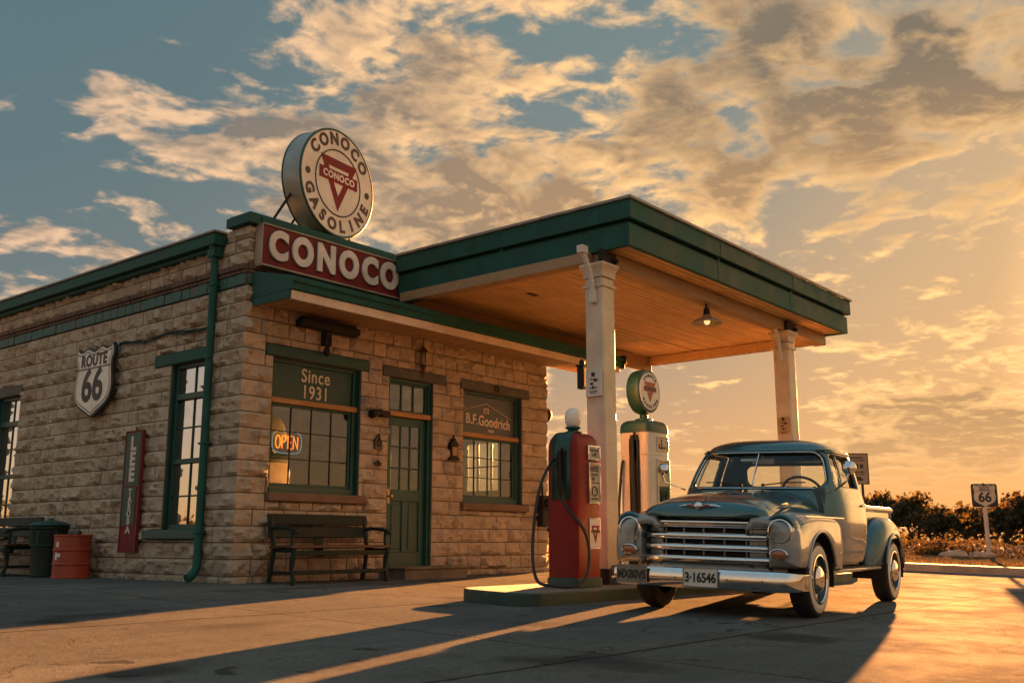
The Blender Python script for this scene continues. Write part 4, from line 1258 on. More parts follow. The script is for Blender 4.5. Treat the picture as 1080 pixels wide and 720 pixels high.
b2 = MB(); arc_text(b2, 'GASOLINE', .19, -PI / 2, R(16), .05, -.1045, flip=True, off=.002); arc_text(b2, 'CONOCO', .19, PI / 2, R(17), .045, -.1045, off=.002)
b2.v = [(x, y, z + zc) for x, y, z in b2.v]
tmp.add(b2.v, b2.f); tmp.build('disc_lettering', M_SIGNBLACK, dsc, fix=False)

# ------------------------------------------------------------------ seats, bins, drum
def bench(label, loc, rz, L, name='park_bench', seatwood=True, back=True):
    t = thing(name, label, 'bench', loc, rz)
    b = MB()
    for y0, z in ((-.46, .43), (-.345, .435), (-.23, .43), (-.12, .42)): b.box(0, L, y0, y0 + .105, z, z + .03)
    b.build('seat', wood('bench_seat', (.075, .035, .018), 0, .5, .4, chip=(.20, .10, .05), chipamt=.06), t, bevel=.006)
    b = MB()
    if back:
        Mb = Matrix.Translation((0, -.03, .42)) @ Matrix.Rotation(R(-10), 4, 'X')
        b.box(0, L, -.012, .014, .14, .27, M=Mb); b.box(-.0, L, -.014, .016, .30, .43, M=Mb); b.box(L * .44, L * .53, .016, .035, -.1, .42, M=Mb)
        b.build('backrest', M_BGREEN, t, bevel=.006)
    for k, x in enumerate((.05, L - .05)):
        b = MB()
        # turned front leg, raked rear leg that carries the back, stretcher and arm
        b.tube([(x, -.43, 0), (x, -.445, .05), (x, -.40, .16), (x, -.41, .28), (x, -.44, .38), (x, -.43, .44)], [.034, .030, .026, .034, .036, .03], 8)
        b.tube([(x, .03, 0), (x, -.02, .20), (x, -.045, .42), (x, -.0, .62), (x, .045, .84)], [.03, .026, .03, .026, .022], 8)
        b.tube([(x, -.41, .14), (x, .0, .14)], .02, 6)
        b.tube([(x, -.43, .40), (x, -.03, .40)], .025, 6)
        b.tube([(x, .01, .66), (x, -.14, .675), (x, -.34, .66), (x, -.44, .64), (x, -.47, .60)], .022, 8)
        b.tube([(x, -.40, .44), (x, -.385, .52), (x, -.40, .64)], [.024, .018, .022], 8)
        b.build('arm_frame', M_BGREEN, t)
    b = MB(); b.box(.05, L - .05, -.43, -.405, .125, .165); b.box(.05, L - .05, -.445, -.42, .34, .40); b.build('rail', M_BGREEN, t, bevel=.004)
    return t
bench('blackish green bench with slatted back below the front window with neon sign', (.36, -.20, gz(0, -.5)), 0, 1.62)
bench('dark bench at the far left end of the stone side wall beside the litter bin', (-.30, 5.86, 0), R(-90), 1.55)
lb = thing('litter_bin', 'dark green round litter bin with lid between bench and red drum', 'litter bin', (-.36, 3.88, 0))
lb.scale = (.84, .84, .84)
b = MB(); b.lathe([(.25, 0), (.255, .03), (.245, .05), (.285, .66), (.30, .78), (.315, .79), (.315, .83), (.30, .84)], 32); b.build('body', M_BGREEN, lb)
b = MB(); b.lathe([(.325, .842), (.33, .86), (.26, .90), (.10, .93), (.05, .94), (.04, .965), (0, .975)], 32, capt=False); b.build('lid', M_DGREEN, lb)
b = MB()
for k in range(3):
    for (h0, h1) in ((.46, .50), (.70, .74), (.46, .74)):
        pass
for (a0, a1, z0, z1) in ((150, 205, .52, .75), (210, 265, .52, .75)):
    pts = [((.29) * math.cos(R(a)), .29 * math.sin(R(a)), z) for a, z in ((a0, z0), ((a0 + a1) / 2, z0), (a1, z0), (a1, z1), ((a0 + a1) / 2, z1), (a0, z1))]
    b.tube(pts, .012, 6, closed=True)
b.build('panel_moulding', M_DGREEN, lb)
dr = thing('oil_drum', 'rusty red steel oil drum with two hoops beside the stone side wall', 'oil drum', (-.36, 3.18, 0))
dr.scale = (.92, .92, .95)
prof = [(.262, 0), (.275, .006), (.275, .022), (.262, .03)]
for z in (.20, .40): prof += [(.262, z - .022), (.276, z - .008), (.276, z + .008), (.262, z + .022)]
prof += [(.262, .585), (.276, .592), (.276, .61), (.262, .615), (.255, .598)]
b = MB(); b.lathe(prof, 40); b.build('drum_body', M_DRUM, dr)
b = MB(); b.lathe([(.03, .598), (.03, .64), (.022, .66)], 12, M=Matrix.Translation((.05, -.08, 0))); b.tube([(.02, -.08, .63), (.05, -.06, .69), (.07, -.08, .63)], .009, 6); b.build('bung', M_DIM, dr)
b = MB(); b.box(-.02, .04, -.004, .0, .0, .05)
wm = []
for (z, h, a0, a1) in ((.44, .07, 185, 196), (.30, .05, 184, 205), (.26, .10, 182, 192)):
    wm.append([[(.2645 * math.cos(R(a0 + (a1 - a0) * i / 5)), .2645 * math.sin(R(a0 + (a1 - a0) * i / 5)), zz) for i in range(6)] for zz in (z, z + h)])
b = MB()
for r_ in wm: b.grid(r_)
b.build('paint_mark', M_LETTER, dr, fix=False)
# ------------------------------------------------------------------ the old pickup truck
def truck_paint(name, col, rough=.30, metal=.18, dusty=.06):
    m, nt, b = newmat(name)
    co = nt.node('ShaderNodeTexCoord').outputs['Object']
    n1 = nt.noise(co, 2.5, 6, .65); n2 = nt.noise(co, 14, 6, .7)
    c = nt.mix(nt.ss(n1, .3, .7), tuple(x * .8 for x in col), tuple(x * 1.15 for x in col))
    c = nt.mix(nt.ss(n2, .58, .8, 0, dusty), c, (.20, .16, .11))
    ch = nt.ss(nt.noise(co, 22, 8, .75), .73, .76)
    c = nt.mix(nt.math('MULTIPLY', ch, .8), c, (.07, .035, .02))
    z = nt.sep(co)[2]
    dd = nt.math('MULTIPLY', nt.ss(z, .75, .38), nt.ss(n2, .3, .7))
    c = nt.mix(nt.math('MULTIPLY', dd, .5), c, (.16, .12, .08))
    nt.put(b.inputs['Base Color'], c)
    nt.put(b.inputs['Roughness'], nt.math('ADD', nt.ss(n1, .3, .75, rough - .06, rough + .10), nt.math('MULTIPLY', dd, .25)))
    b.inputs['Metallic'].default_value = metal
    b.inputs['Coat Weight'].default_value = .8; b.inputs['Coat Roughness'].default_value = .07
    nt.put(b.inputs['Normal'], nt.bump(n1, .06, .02))
    return m


T_TEAL = truck_paint('truck_teal', (.036, .118, .138), .22, .45)
T_CREAM = truck_paint('truck_cream', (.25, .275, .28), .30, .1, .10)
T_IN = paint('truck_interior', (.05, .075, .07), .6, var=.2)
T_SEAT = paint('seat_vinyl', (.06, .04, .03), .5, var=.2)
T_BLACK = paint('underbody_black', (.012, .012, .012), .8, var=.2)
T_TYRE = paint('tyre_rubber', (.018, .018, .018), .75, var=.3, bump=.25, bs=50)
T_WW = paint('whitewall', (.55, .50, .43), .6, var=.12, wear=(.2, .16, .12), wearamt=.06)
T_AMBER = paint('amber_lens', (.34, .11, .03), .12, var=.15, coat=.6)
T_REDL = paint('red_lens', (.30, .02, .01), .15, coat=.5)

TK = thing('pickup_truck', 'old teal and cream rounded pickup truck with chrome grille parked by the pumps', 'pickup truck')
PAR = TK


def lerp_key(keys, x):
    if x <= keys[0][0]: return keys[0][1:]
    for a, b in zip(keys[:-1], keys[1:]):
        if x <= b[0]:
            t = (x - a[0]) / (b[0] - a[0]); t = t
            return tuple(p + (q - p) * t for p, q in zip(a[1:], b[1:]))
    return keys[-1][1:]


def smooth_key(keys, x):
    """Catmull-Rom through keys"""
    n = len(keys)
    if x <= keys[0][0]: return keys[0][1:]
    if x >= keys[-1][0]: return keys[-1][1:]
    for i in range(n - 1):
        if keys[i][0] <= x <= keys[i + 1][0]:
            x0, x1 = keys[i][0], keys[i + 1][0]; h = x1 - x0; t = (x - x0) / h
            out = []
            for k in range(1, len(keys[0])):
                y0, y1 = keys[i][k], keys[i + 1][k]
                m0 = (y1 - y0) / h if i == 0 else (y1 - keys[i - 1][k]) / (x1 - keys[i - 1][0])
                m1 = (y1 - y0) / h if i == n - 2 else (keys[i + 2][k] - y0) / (keys[i + 2][0] - x0)
                s0 = (y1 - y0)
                if s0 == 0: m0 = m1 = 0
                t2, t3 = t * t, t ** 3
                out.append((2 * t3 - 3 * t2 + 1) * y0 + (t3 - 2 * t2 + t) * h * m0 + (-2 * t3 + 3 * t2) * y1 + (t3 - t2) * h * m1)
            return tuple(out)


# ---- cab: (z: x_rear, x_front, half width)
ZR = 1.585; ZT = 1.755
CK = [(.44, -2.00, -.66, .80), (.60, -2.02, -.64, .845), (.85, -2.03, -.63, .865), (1.02, -2.03, -.63, .855), (1.16, -2.01, -.64, .825), (1.22, -2.0, -.66, .805), (1.40, -1.97, -.77, .755), (ZR, -1.93, -.90, .685), (1.62, -1.925, -.93, .670)]
NSUP = 4.2


def cab_dims(z):
    if z <= ZR: return smooth_key(CK, z)
    xr, xf, bb = smooth_key(CK, ZR)
    t = min(1, (z - ZR) / (ZT - ZR))
    s = (1 - t ** 2.3) ** (1 / 2.6) if t < 1 else 0.0
    # the roof edge pushes out a little over the glass, then domes in
    k = .014 * math.sin(min(1, t * 3.2) * PI) if t < .3125 else 0
    xc = (xr + xf) / 2; a = (xf - xr) / 2
    return xc - (a + k) * s - 0.0 * t, xc + (a + k * 1.2) * s, (bb + k) * s


def sup(theta, a, b_, n=NSUP):
    c, s = math.cos(theta), math.sin(theta)
    return a * math.copysign(abs(c) ** (2 / n), c), b_ * math.copysign(abs(s) ** (2 / n), s)


NM = 280
# equal arc length angles on a reference loop
_N = 6000
_pts = [sup(2 * PI * i / _N, .67, .80) for i in range(_N + 1)]
_acc = [0]
for p, q in zip(_pts[:-1], _pts[1:]): _acc.append(_acc[-1] + math.hypot(q[0] - p[0], q[1] - p[1]))
TH = []; j = 0
for k in range(NM):
    s = _acc[-1] * k / NM
    while _acc[j + 1] < s: j += 1
    TH.append(2 * PI * (j + (s - _acc[j]) / max(1e-9, _acc[j + 1] - _acc[j])) / _N)


def cab_pt(theta, z):
    xr, xf, bb = cab_dims(z)
    x, y = sup(theta, (xf - xr) / 2, bb)
    return ((xr + xf) / 2 + x, y, z)


def cab_front(y, z):
    xr, xf, bb = cab_dims(z); a = (xf - xr) / 2
    return (xr + xf) / 2 + a * max(0, 1 - abs(y / bb) ** NSUP) ** (1 / NSUP)


def cab_rear(y, z):
    xr, xf, bb = cab_dims(z); a = (xf - xr) / 2
    return (xr + xf) / 2 - a * max(0, 1 - abs(y / bb) ** NSUP) ** (1 / NSUP)


def cab_side(x, z):
    xr, xf, bb = cab_dims(z); a = (xf - xr) / 2
    return bb * max(0, 1 - abs((x - (xr + xf) / 2) / a) ** NSUP) ** (1 / NSUP)


def sdrr(p, q, p0, p1, q0, q1, r):
    cx, cy = (p0 + p1) / 2, (q0 + q1) / 2
    dx = abs(p - cx) - (p1 - p0) / 2 + r; dy = abs(q - cy) - (q1 - q0) / 2 + r
    return math.hypot(max(dx, 0), max(dy, 0)) + min(max(dx, dy), 0) - r


def rr_curve(p0, p1, q0, q1, r, n=8, seg=6):
    out = []
    cs = [(p1 - r, q1 - r, 0), (p0 + r, q1 - r, 90), (p0 + r, q0 + r, 180), (p1 - r, q0 + r, 270)]
    for k, (cx, cy, a0) in enumerate(cs):
        arc = [(cx + r * math.cos(R(a0 + 90 * i / n)), cy + r * math.sin(R(a0 + 90 * i / n))) for i in range(n + 1)]
        out += arc
        nx = cs[(k + 1) % 4]; nxp = (nx[0] + r * math.cos(R(nx[2])), nx[1] + r * math.sin(R(nx[2])))
        for i in range(1, seg * 2):
            t = i / (seg * 2); out.append((arc[-1][0] + (nxp[0] - arc[-1][0]) * t, arc[-1][1] + (nxp[1] - arc[-1][1]) * t))
    return out


# window outlines in surface coordinates
WS = (-.735, .735, 1.205, 1.590)        # windshield in (y scaled to base, z)
def ws_map(y, z): return y * .805 / cab_dims(z)[2] if z < 1.7 else y
def ws_unmap(v, z): return v * cab_dims(z)[2] / .805
RWN = (-.54, .54, 1.265, 1.52)
SW = (-1.60, -.88, 1.225, 1.560)
def sw_map(x, z): return x + (.20 * (z - 1.235) / .35 * max(0, (x + 1.60) / .70))
def sw_unmap(v, z):
    k = .20 * (z - 1.235) / .35 / .70
    return (v - 1.60 * k) / (1 + k)


def region(c):
    x, y, z = c
    if z > 1.66: return None
    xr, xf, bb = cab_dims(z); xc = (xr + xf) / 2; a = (xf - xr) / 2
    fx_, fy2 = abs((x - xc) / a), abs(y / bb)
    if x > xc and (fx_ > .74) and sdrr(ws_map(y, z), z, *WS, .10) < 0 and abs(y) < bb * .95: return 'ws'
    if x < xc and fx_ > .9 and sdrr(y, z, *RWN, .09) < 0: return 'rw'
    if fy2 > .8 and sdrr(sw_map(x, z), z, *SW, .06) < 0 and abs(y) > bb * .85: return 'swl' if y > 0 else 'swr'
    return None


DOORR = (-1.72, -.72, .47, 1.612)
zs = [.44 + (1.62 - .44) * i / 62 for i in range(63)]
zs = [z for z in zs if z < ZR - .01] + [ZR + (ZT - ZR) * (i / 22) ** .8 for i in range(23)]
rows = [[cab_pt(t, z) for t in TH] for z in zs]
parts = {k: MB() for k in ('body', 'ws', 'rw', 'swl', 'swr', 'dl', 'dr')}
cache = {k: {} for k in parts}
def vput(k, p, i, j):
    c = cache[k]
    if (i, j) not in c:
        c[(i, j)] = len(parts[k].v); parts[k].v.append(p)
    return c[(i, j)]
for i in range(len(zs) - 1):
    for j in range(NM):
        q = [(i, j), (i, (j + 1) % NM), (i + 1, (j + 1) % NM), (i + 1, j)]
        P = [rows[a][b] for a, b in q]
        c = (sum(p[0] for p in P) / 4, sum(p[1] for p in P) / 4, sum(p[2] for p in P) / 4)
        rg = region(c)
        key = rg or 'body'
        if rg is None and abs(c[1]) > .8 * cab_dims(c[2])[2] and sdrr(sw_map(c[0], c[2]) if c[2] > 1.235 else c[0], c[2], DOORR[0], DOORR[1] if c[2] < 1.235 else -.81, DOORR[2], DOORR[3], .05) < 0 and c[2] < 1.61:
            key = 'dl' if c[1] > 0 else 'dr'
        off = 0.0
        ids = []
        for (a, b), p in zip(q, P):
            if key in ('dl', 'dr'):
                p = (p[0], p[1] + math.copysign(.006, p[1]), p[2])
            elif key in ('ws', 'rw', 'swl', 'swr'):
                p = (p[0] + (-.010 if key == 'ws' else .010 if key == 'rw' else 0), p[1] - (math.copysign(.010, p[1]) if key[0:2] == 'sw' else 0), p[2])
            ids.append(vput(key, p, a, b))
        parts[key].f.append(ids)
        parts[key].m.append(1 if (c[2] < .90 and key in ('dl', 'dr', 'body')) else 0)
body = parts['body']
cab = body.build('cab', [T_TEAL, T_CREAM], PAR, solid=.02, smooth=50)
doors = []
for k in ('dl', 'dr'):
    d_ = parts[k].build('door', [T_TEAL, T_CREAM], PAR, solid=.03, smooth=50); doors.append(d_)
parts['ws'].build('windshield', M_CARGLASS, PAR, smooth=60)
parts['rw'].build('rear_window', M_CARGLASS, PAR, smooth=60)
for k, d_ in (('swl', doors[0]), ('swr', doors[1])): parts[k].build('side_window', M_CARGLASS, d_, smooth=60)
# gaskets and bright trim
b = MB(); c = MB()
W_ = [(ws_unmap(p, q), q) for p, q in rr_curve(*WS, .10)]
b.tube([(cab_front(y, z) + .004, y, z) for y, z in W_], .015, 8, closed=True)
c.tube([(cab_front(y, z) + .016, y, z) for y, z in W_], .0065, 6, closed=True)
b2 = MB(); b2.tube([(cab_rear(y, z) - .004, y, z) for y, z in rr_curve(*RWN, .09)], .014, 8, closed=True); b2.build('window_gasket', M_RUBBER, PAR)
c.tube([(cab_front(0, z) + .005, 0 + .0, z) for z in [1.24 + .34 * i / 8 for i in range(9)]], .010, 6)
b.build('window_gasket', M_RUBBER, PAR)
c.build('windshield_trim', M_CHROME, PAR)
for s, d_ in ((1, doors[0]), (-1, doors[1])):
    crv = [(sw_unmap(p, q), q) for p, q in rr_curve(*SW, .06)]
    b = MB(); b.tube([(x, s * (cab_side(x, z) + .006), z) for x, z in crv], .013, 8, closed=True)
    b.build('window_gasket', M_RUBBER, d_)
    b = MB(); xs = -1.10
    b.tube([(sw_unmap(xs, z), s * (cab_side(sw_unmap(xs, z), z) + .004), z) for z in [1.24, 1.32, 1.40, 1.48, 1.55]], .012, 6)
    b.tube([(x, s * (cab_side(x, .905) + .012), .905) for x in [-1.69 + .94 * i / 10 for i in range(11)]], .008, 6)
    b.build('trim_strip', M_CHROME, d_)
    b = MB(); ys = s * (cab_side(-1.60, 1.06) + .012)
    b.tube([(-1.62, ys, 1.06), (-1.62, ys + s * .035, 1.06), (-1.57, ys + s * .045, 1.06), (-1.48, ys + s * .04, 1.05)], [.018, .015, .014, .011], 8)
    b.build('door_handle', M_CHROME, d_)
# cab drip rail, cowl vent line
b = MB()
for s in (-1, 1):
    b.tube([(x, s * (cab_side(x, 1.615) + .012), 1.618 - .02 * max(0, (x + 1.2)) ** 2) for x in [-1.80 + .84 * i / 12 for i in range(13)]], .009, 6)
b.build('drip_rail', T_TEAL, PAR)
# inside
b = MB(); b.box(-1.95, -.70, -.76, .76, .46, .50); b.box(-1.96, -1.92, -.76, .76, .50, 1.18); b.build('cab_floor', T_IN, PAR)
b = MB(); b.box(-1.90, -1.40, -.70, .70, .55, .86); b.box(-1.90, -1.76, -.70, .70, .862, 1.235); b.build('seat', T_SEAT, PAR, bevel=.04, seg=3)
b = MB()
prof = [(-.70, .95), (-.70, 1.215), (-.86, 1.228), (-.93, 1.20), (-.94, 1.08), (-.88, .98)]
Mx2 = Matrix(((1, 0, 0, 0), (0, 1, 0, 0), (0, 0, 1, 0), (0, 0, 0, 1)))
b.prism(prof, -.74, .74); b.build('dashboard', T_IN, PAR, bevel=.015)
b = MB(); ctr = Vector((-1.20, .36, 1.19)); ax = Vector((-.72, 0, .69)).normalized(); u_ = Vector((0, 1, 0)); v_ = ax.cross(u_)
b.tube([ctr + (u_ * math.cos(a) + v_ * math.sin(a)) * .205 for a in [i * PI / 24 for i in range(48)]], .014, 8, closed=True)
for a in (R(200), R(340), R(90)): b.tube([ctr - ax * .03, ctr + (u_ * math.cos(a) + v_ * math.sin(a)) * .20], .010, 6)
b.tube([ctr, ctr - ax * .55], .022, 8); b.build('steering_wheel', T_BLACK, PAR)
b = MB(); b.box(-1.02, -1.0, -.12, .12, 1.475, 1.535); b.tube([(-1.0, 0, 1.53), (-.97, 0, 1.57)], .008, 6); b.build('rear_view_mirror', M_GREY, PAR, bevel=.008)
b = MB(); b.box(cab_front(.0, 1.52) - .022, cab_front(.0, 1.52) - .018, -.20, -.02, 1.50, 1.525); b.build('inspection_sticker', paint('sticker_pale', (.4, .5, .5), .5), PAR)

# ---- hood: (x: half width, top z, side base z, side exponent)
HK = [(-.70, .67, 1.195, .95), (-.45, .645, 1.185, .94), (-.10, .610, 1.155, .93), (.25, .625, 1.125, .905), (.48, .625, 1.085, .895), (.60, .62, 1.045, .89)]
def hood_section(x, n=18):
    if x <= .60: w_, zt, zb = smooth_key(HK, x); sc = 1.0
    else:
        t = (x - .60) / .15; t = min(1, t)
        w0, zt0, zb0 = smooth_key(HK, .60)
        k = max(0, 1 - t ** 2.4) ** (1 / 2.4); w_ = w0 * (.84 + .16 * k); zb = zb0; zt = zb0 + (zt0 - zb0) * (.02 + .98 * k)
    pts = []
    for i in range(2 * n + 1):
        a = -PI / 2 + PI * i / (2 * n)
        s, c_ = math.sin(a), math.cos(a)
        e = 2.5
        pts.append((x - .05 * (abs(s) ** 3) * max(0, (x - .35)) / .3, w_ * math.copysign(abs(s) ** (2 / e), s), zb + (zt - zb) * abs(c_) ** (2 / e)))
    return pts
xs = [-.70 + 1.30 * i / 26 for i in range(27)] + [.60 + .15 * math.sin(PI / 2 * i / 12) for i in range(1, 13)]
b = MB(); b.grid([hood_section(x) for x in xs]); hood = b.build('hood', T_TEAL, PAR, smooth=60)
b = MB()
b.tube([(x + .0, 0, hood_section(x)[18][2] + .002) for x in [-.66 + 1.24 * i / 24 for i in range(25)]], .005, 6)
b.build('hood_strip', T_TEAL, hood)
# winged emblem
b = MB()
for s in (-1, 1):
    b.tube([(.755, s * .02, .985), (.75, s * .09, .992), (.735, s * .16, .988), (.715, s * .225, .978)], [.016, .017, .012, .004], 8)
b.lathe([(.035, 0), (.035, .012), (.02, .022), (0, .024)], 16, capt=False, M=Matrix.Translation((.752, 0, .988)) @ Matrix.Rotation(PI / 2, 4, 'Y')); em = b.build('hood_emblem', M_CHROME, hood)
b = MB()
for s in (-1, 1): b.box(.762, .768, s * .075 - .035, s * .075 + .035, .981, .999)
b.build('emblem_inlay', M_TRI, em)
b = MB(); b.tube([(.672 - .10 * (y / .5) ** 2, y, .905 - .015 * (abs(y) / .5) ** 2) for y in [-.55 + i * .05 for i in range(23)]], .020, 8); b.build('hood_lip', T_TEAL, hood)

# ---- front fenders
FK = [(-.86, .935, .05), (-.72, .975, .07), (-.45, 1.0, .09), (-.1, 1.012, .10), (.2, .992, .10), (.42, .952, .10), (.56, .912, .10)]
ARCH_R = .435; WZ = .345
def arch_z(x, x0=0, r=ARCH_R, low=.40):
    d = abs(x - x0)
    if d < r: return max(low, WZ + math.sqrt(r * r - d * d))
    return low
def fender_section(x, s, nose=0.0):
    zt, hh = smooth_key(FK, min(x, .56))[:2]
    hh = .20
    yo = .905 - .05 * max(0, (-.55 - x) / .31) ** 1.5
    pts = []
    for y in (.40, .45): pts.append((x, y, zt - .03 - (.47 - y) * 1.0))
    for i in range(13):
        a = PI / 2 * i / 12
        pts.append((x, .47 + (yo - .47) * math.sin(a) ** (2 / 2.5), zt - hh + hh * math.cos(a) ** (2 / 2.5) - .0))
    zl = arch_z(x, low=.42 if x < 0 else .46)
    z0 = pts[-1][2]
    for i in range(1, 13):
        t = i / 12; z = z0 + (min(zl, z0 - .01) - z0) * t
        pts.append((x, yo + .008 * math.sin(PI * t) - .03 * max(0, (.62 - z)) , z))
    if nose > 0:
        k = (1 - nose ** 4.5) ** (1 / 4.5) if nose < 1 else .03
        pts = [(x, .66 + (p[1] - .66) * (1 - (1 - k) * (.9 if p[1] > .66 else .15)), .72 + (p[2] - .72) * (1 - (1 - k) * (.52 if p[2] > .72 else .35))) for p in pts]
    return [(p[0], p[1] * s, p[2]) for p in pts]
def fmat(c):
    return 0 if (c.z > .905 or (c.x > .40 and c.z > .70 and c.x < .64)) else 1
def uniq(a):
    out = []
    for v in sorted(a):
        if not out or v - out[-1] > 1e-4: out.append(v)
    return out
fx_s = uniq([-.86 + .02 * i for i in range(72)] + [-ARCH_R - .0005, -ARCH_R + .002, -ARCH_R + .008, ARCH_R - .008, ARCH_R - .002, ARCH_R + .0005])
fx_s = [x for x in fx_s if x <= .56]
for s in (-1, 1):
    rows = [fender_section(x, s) for x in fx_s]
    for i in range(1, 15):
        nz = math.sin(PI / 2 * i / 14); rows.append(fender_section(.56 + .135 * nz, s, nz))
    b = MB(); b.grid(rows, mf=fmat); fe = b.build('front_fender', [T_TEAL, T_CREAM], PAR, smooth=50, solid=.012 if s > 0 else .012)
    # arch lip
    b = MB(); b.tube([(ARCH_R * math.cos(a), s * (.905 + .004), WZ + ARCH_R * math.sin(a)) for a in [R(14) + R(152) * i / 20 for i in range(21)]], .014, 8)
    b.build('arch_lip', T_CREAM, fe)
    b = MB(); b.tube([(x, s * (.912), .908) for x in [-.72 + .3 * i for i in range(5)]], .010, 6); b.tube([(.45 + .03 * i, s * (.912 - .004 * i * i), .908) for i in range(5)], .010, 6); b.tube([(.04, s * .62, 1.022), (.14, s * .62, 1.03), (.26, s * .62, 1.02)], [.006, .016, .008], 8)
    b.build('trim_strip', M_CHROME, fe)
    # wheel housing
    b = MB(); rows = []
    for y in (.50, .88): rows.append([((ARCH_R + .004) * math.cos(a), s * y, WZ + (ARCH_R + .004) * math.sin(a)) for a in [R(-12) + R(204) * i / 20 for i in range(21)]])
    b.grid(rows); b.box(-.45, .45, s * .50 - .01, s * .50 + .01, .40, .86); b.build('wheel_housing', T_BLACK, fe)
    # headlight
    hy, hz, hx = s * .742, .772, .660
    Mh = Matrix.Translation((hx, hy, hz)) @ Matrix.Rotation(R(90), 4, 'Y')
    b = MB(); b.lathe([(.128, -.09), (.128, .0), (.122, .02), (.110, .034), (.100, .036), (.096, .02)], 36, M=Mh, capb=False, capt=False); b.build('headlight_bezel', T_CREAM if False else M_CHROME, fe)
    b = MB(); b.lathe([(.140, -.14), (.140, -.02), (.129, .0)], 36, M=Mh, capb=False, capt=False)
    b.tube([(hx + .015, hy + .136 * math.cos(a), hz + .136 * math.sin(a)) for a in [R(15) + R(150) * i / 16 for i in range(17)]], [.006 + .018 * math.sin(PI * i / 16) for i in range(17)], 8)
    b.build('headlight_hood', T_TEAL, fe)
    hl = MB(); hl.lathe([(.097, .018), (.08, .032), (.05, .043), (.0, .047)], 36, M=Mh, capb=False, capt=False); h_o = hl.build('headlight', M_LENS, fe)
    b = MB(); b.lathe([(.096, .014), (.088, -.03), (.066, -.07), (.03, -.092), (.0, -.096)], 32, M=Mh, capb=False, capt=False); b.lathe([(.016, -.09), (.018, -.035), (0, -.03)], 10, M=Mh, capt=False); b.build('headlight_reflector', M_CHROME, fe)
    # parking light
    Mp = Matrix.Translation((.705, s * .735, .575)) @ Matrix.Rotation(R(90), 4, 'Y')
    b = MB(); b.lathe([(.062, -.05), (.062, .014), (.054, .02), (.05, .012)], 28, M=Mp, sx=.75, sy=1.35, capb=False, capt=False); b.build('parking_light_rim', M_CHROME, fe)
    b = MB(); b.lathe([(.05, .01), (.03, .02), (0, .024)], 28, M=Mp, sx=.75, sy=1.35, capb=False, capt=False); b.build('parking_light', T_AMBER, fe)

# ---- grille and front panel
def bow(y, x0=.655, k=.10): return x0 - k * (abs(y) / .6) ** 2.2
b = MB()
ysn = [-.60 + .05 * i for i in range(25)]
rows = [[(bow(y) - .055, y, z) for y in ysn] for z in (.43, .50, .86, .90)]
b.grid(rows); b.build('grille_backing', T_BLACK, PAR)
b = MB()
for s in (-1, 1):          # painted end panels beside the opening, stepped ribs
    for z0, z1 in ((.475, .555), (.565, .645), (.665, .745), (.765, .85)):
        rows = [[(bow(s * y) - .03 + .02 * math.sin(PI * (z - z0) / (z1 - z0)), s * y, z) for y in (.40, .44, .48, .52, .56, .60)] for z in [z0 + (z1 - z0) * i / 4 for i in range(5)]]
        b.grid(rows)
for s in (-1, 1):
    b = MB(); b.grid([[(bow(y) - .004, s * y, z) for y in (.43, .47, .51, .55, .60, .64)] for z in (.46, .56, .66, .76, .86)]); b.build('grille_end_panel', T_CREAM, PAR, solid=.01)
b = MB()
rows = [[(bow(y) + .004 - .02 * abs(t - .5), y, .845 + .075 * t) for y in ysn] for t in [i / 5 for i in range(6)]]
b.grid(rows); b.build('grille_header', T_TEAL, PAR, solid=.008)
def gbar(z, h, yw, proud, drop=0):
    mb = MB(); rows = []
    for k in range(11):
        a = PI * (k / 10) - PI / 2
        rows.append([(bow(y) - .012 + proud * math.cos(a) ** .8 if abs(math.cos(a)) > 1e-6 else bow(y) - .012, y, z + h / 2 * math.sin(a) - drop * (abs(y) / .6) ** 3) for y in [-yw + 2 * yw * i / 32 for i in range(33)]])
    mb.grid(rows); o_ = mb.build('grille_bar', M_CHROME, PAR, solid=.006)
    return o_
gbar(.84, .078, .46, .062); gbar(.815, .062, .622, .048); gbar(.715, .076, .622, .062); gbar(.612, .074, .63, .062); gbar(.507, .070, .66, .058)
b = MB()
for y in (-.40, -.2, 0, .2, .40):
    b.box(bow(y) - .045, bow(y) - .012, y - .006, y + .006, .48, .84)
b.build('grille_upright', T_CREAM, PAR)
for s in (-1, 1):          # front panels carrying the lamps, from the grille out to the fender nose
    b = MB()
    b.grid([[(.664 - .05 * max(0, (.58 - y) / .16) ** 2 - .9 * max(0, y - .80) ** 1.5 - .5 * max(0, .50 - z) - .25 * max(0, z - .84), s * y, z) for y in [.632 + .02 * i for i in range(13)]] for z in [.455 + .45 * i / 18 for i in range(19)]])
    b.box(.50, .655, min(s * .630, s * .644), max(s * .630, s * .644), .46, .88)
    b.build('front_panel', T_CREAM, PAR, solid=.012)
b = MB(); rows = [[(bow(y) - .015 + .03 * (1 - t), y, .40 + .07 * t) for y in [-.74 + 1.48 * i / 30 for i in range(31)]] for t in (0, .5, 1)]
b.grid(rows); b.build('gravel_pan', T_CREAM, PAR, solid=.008)

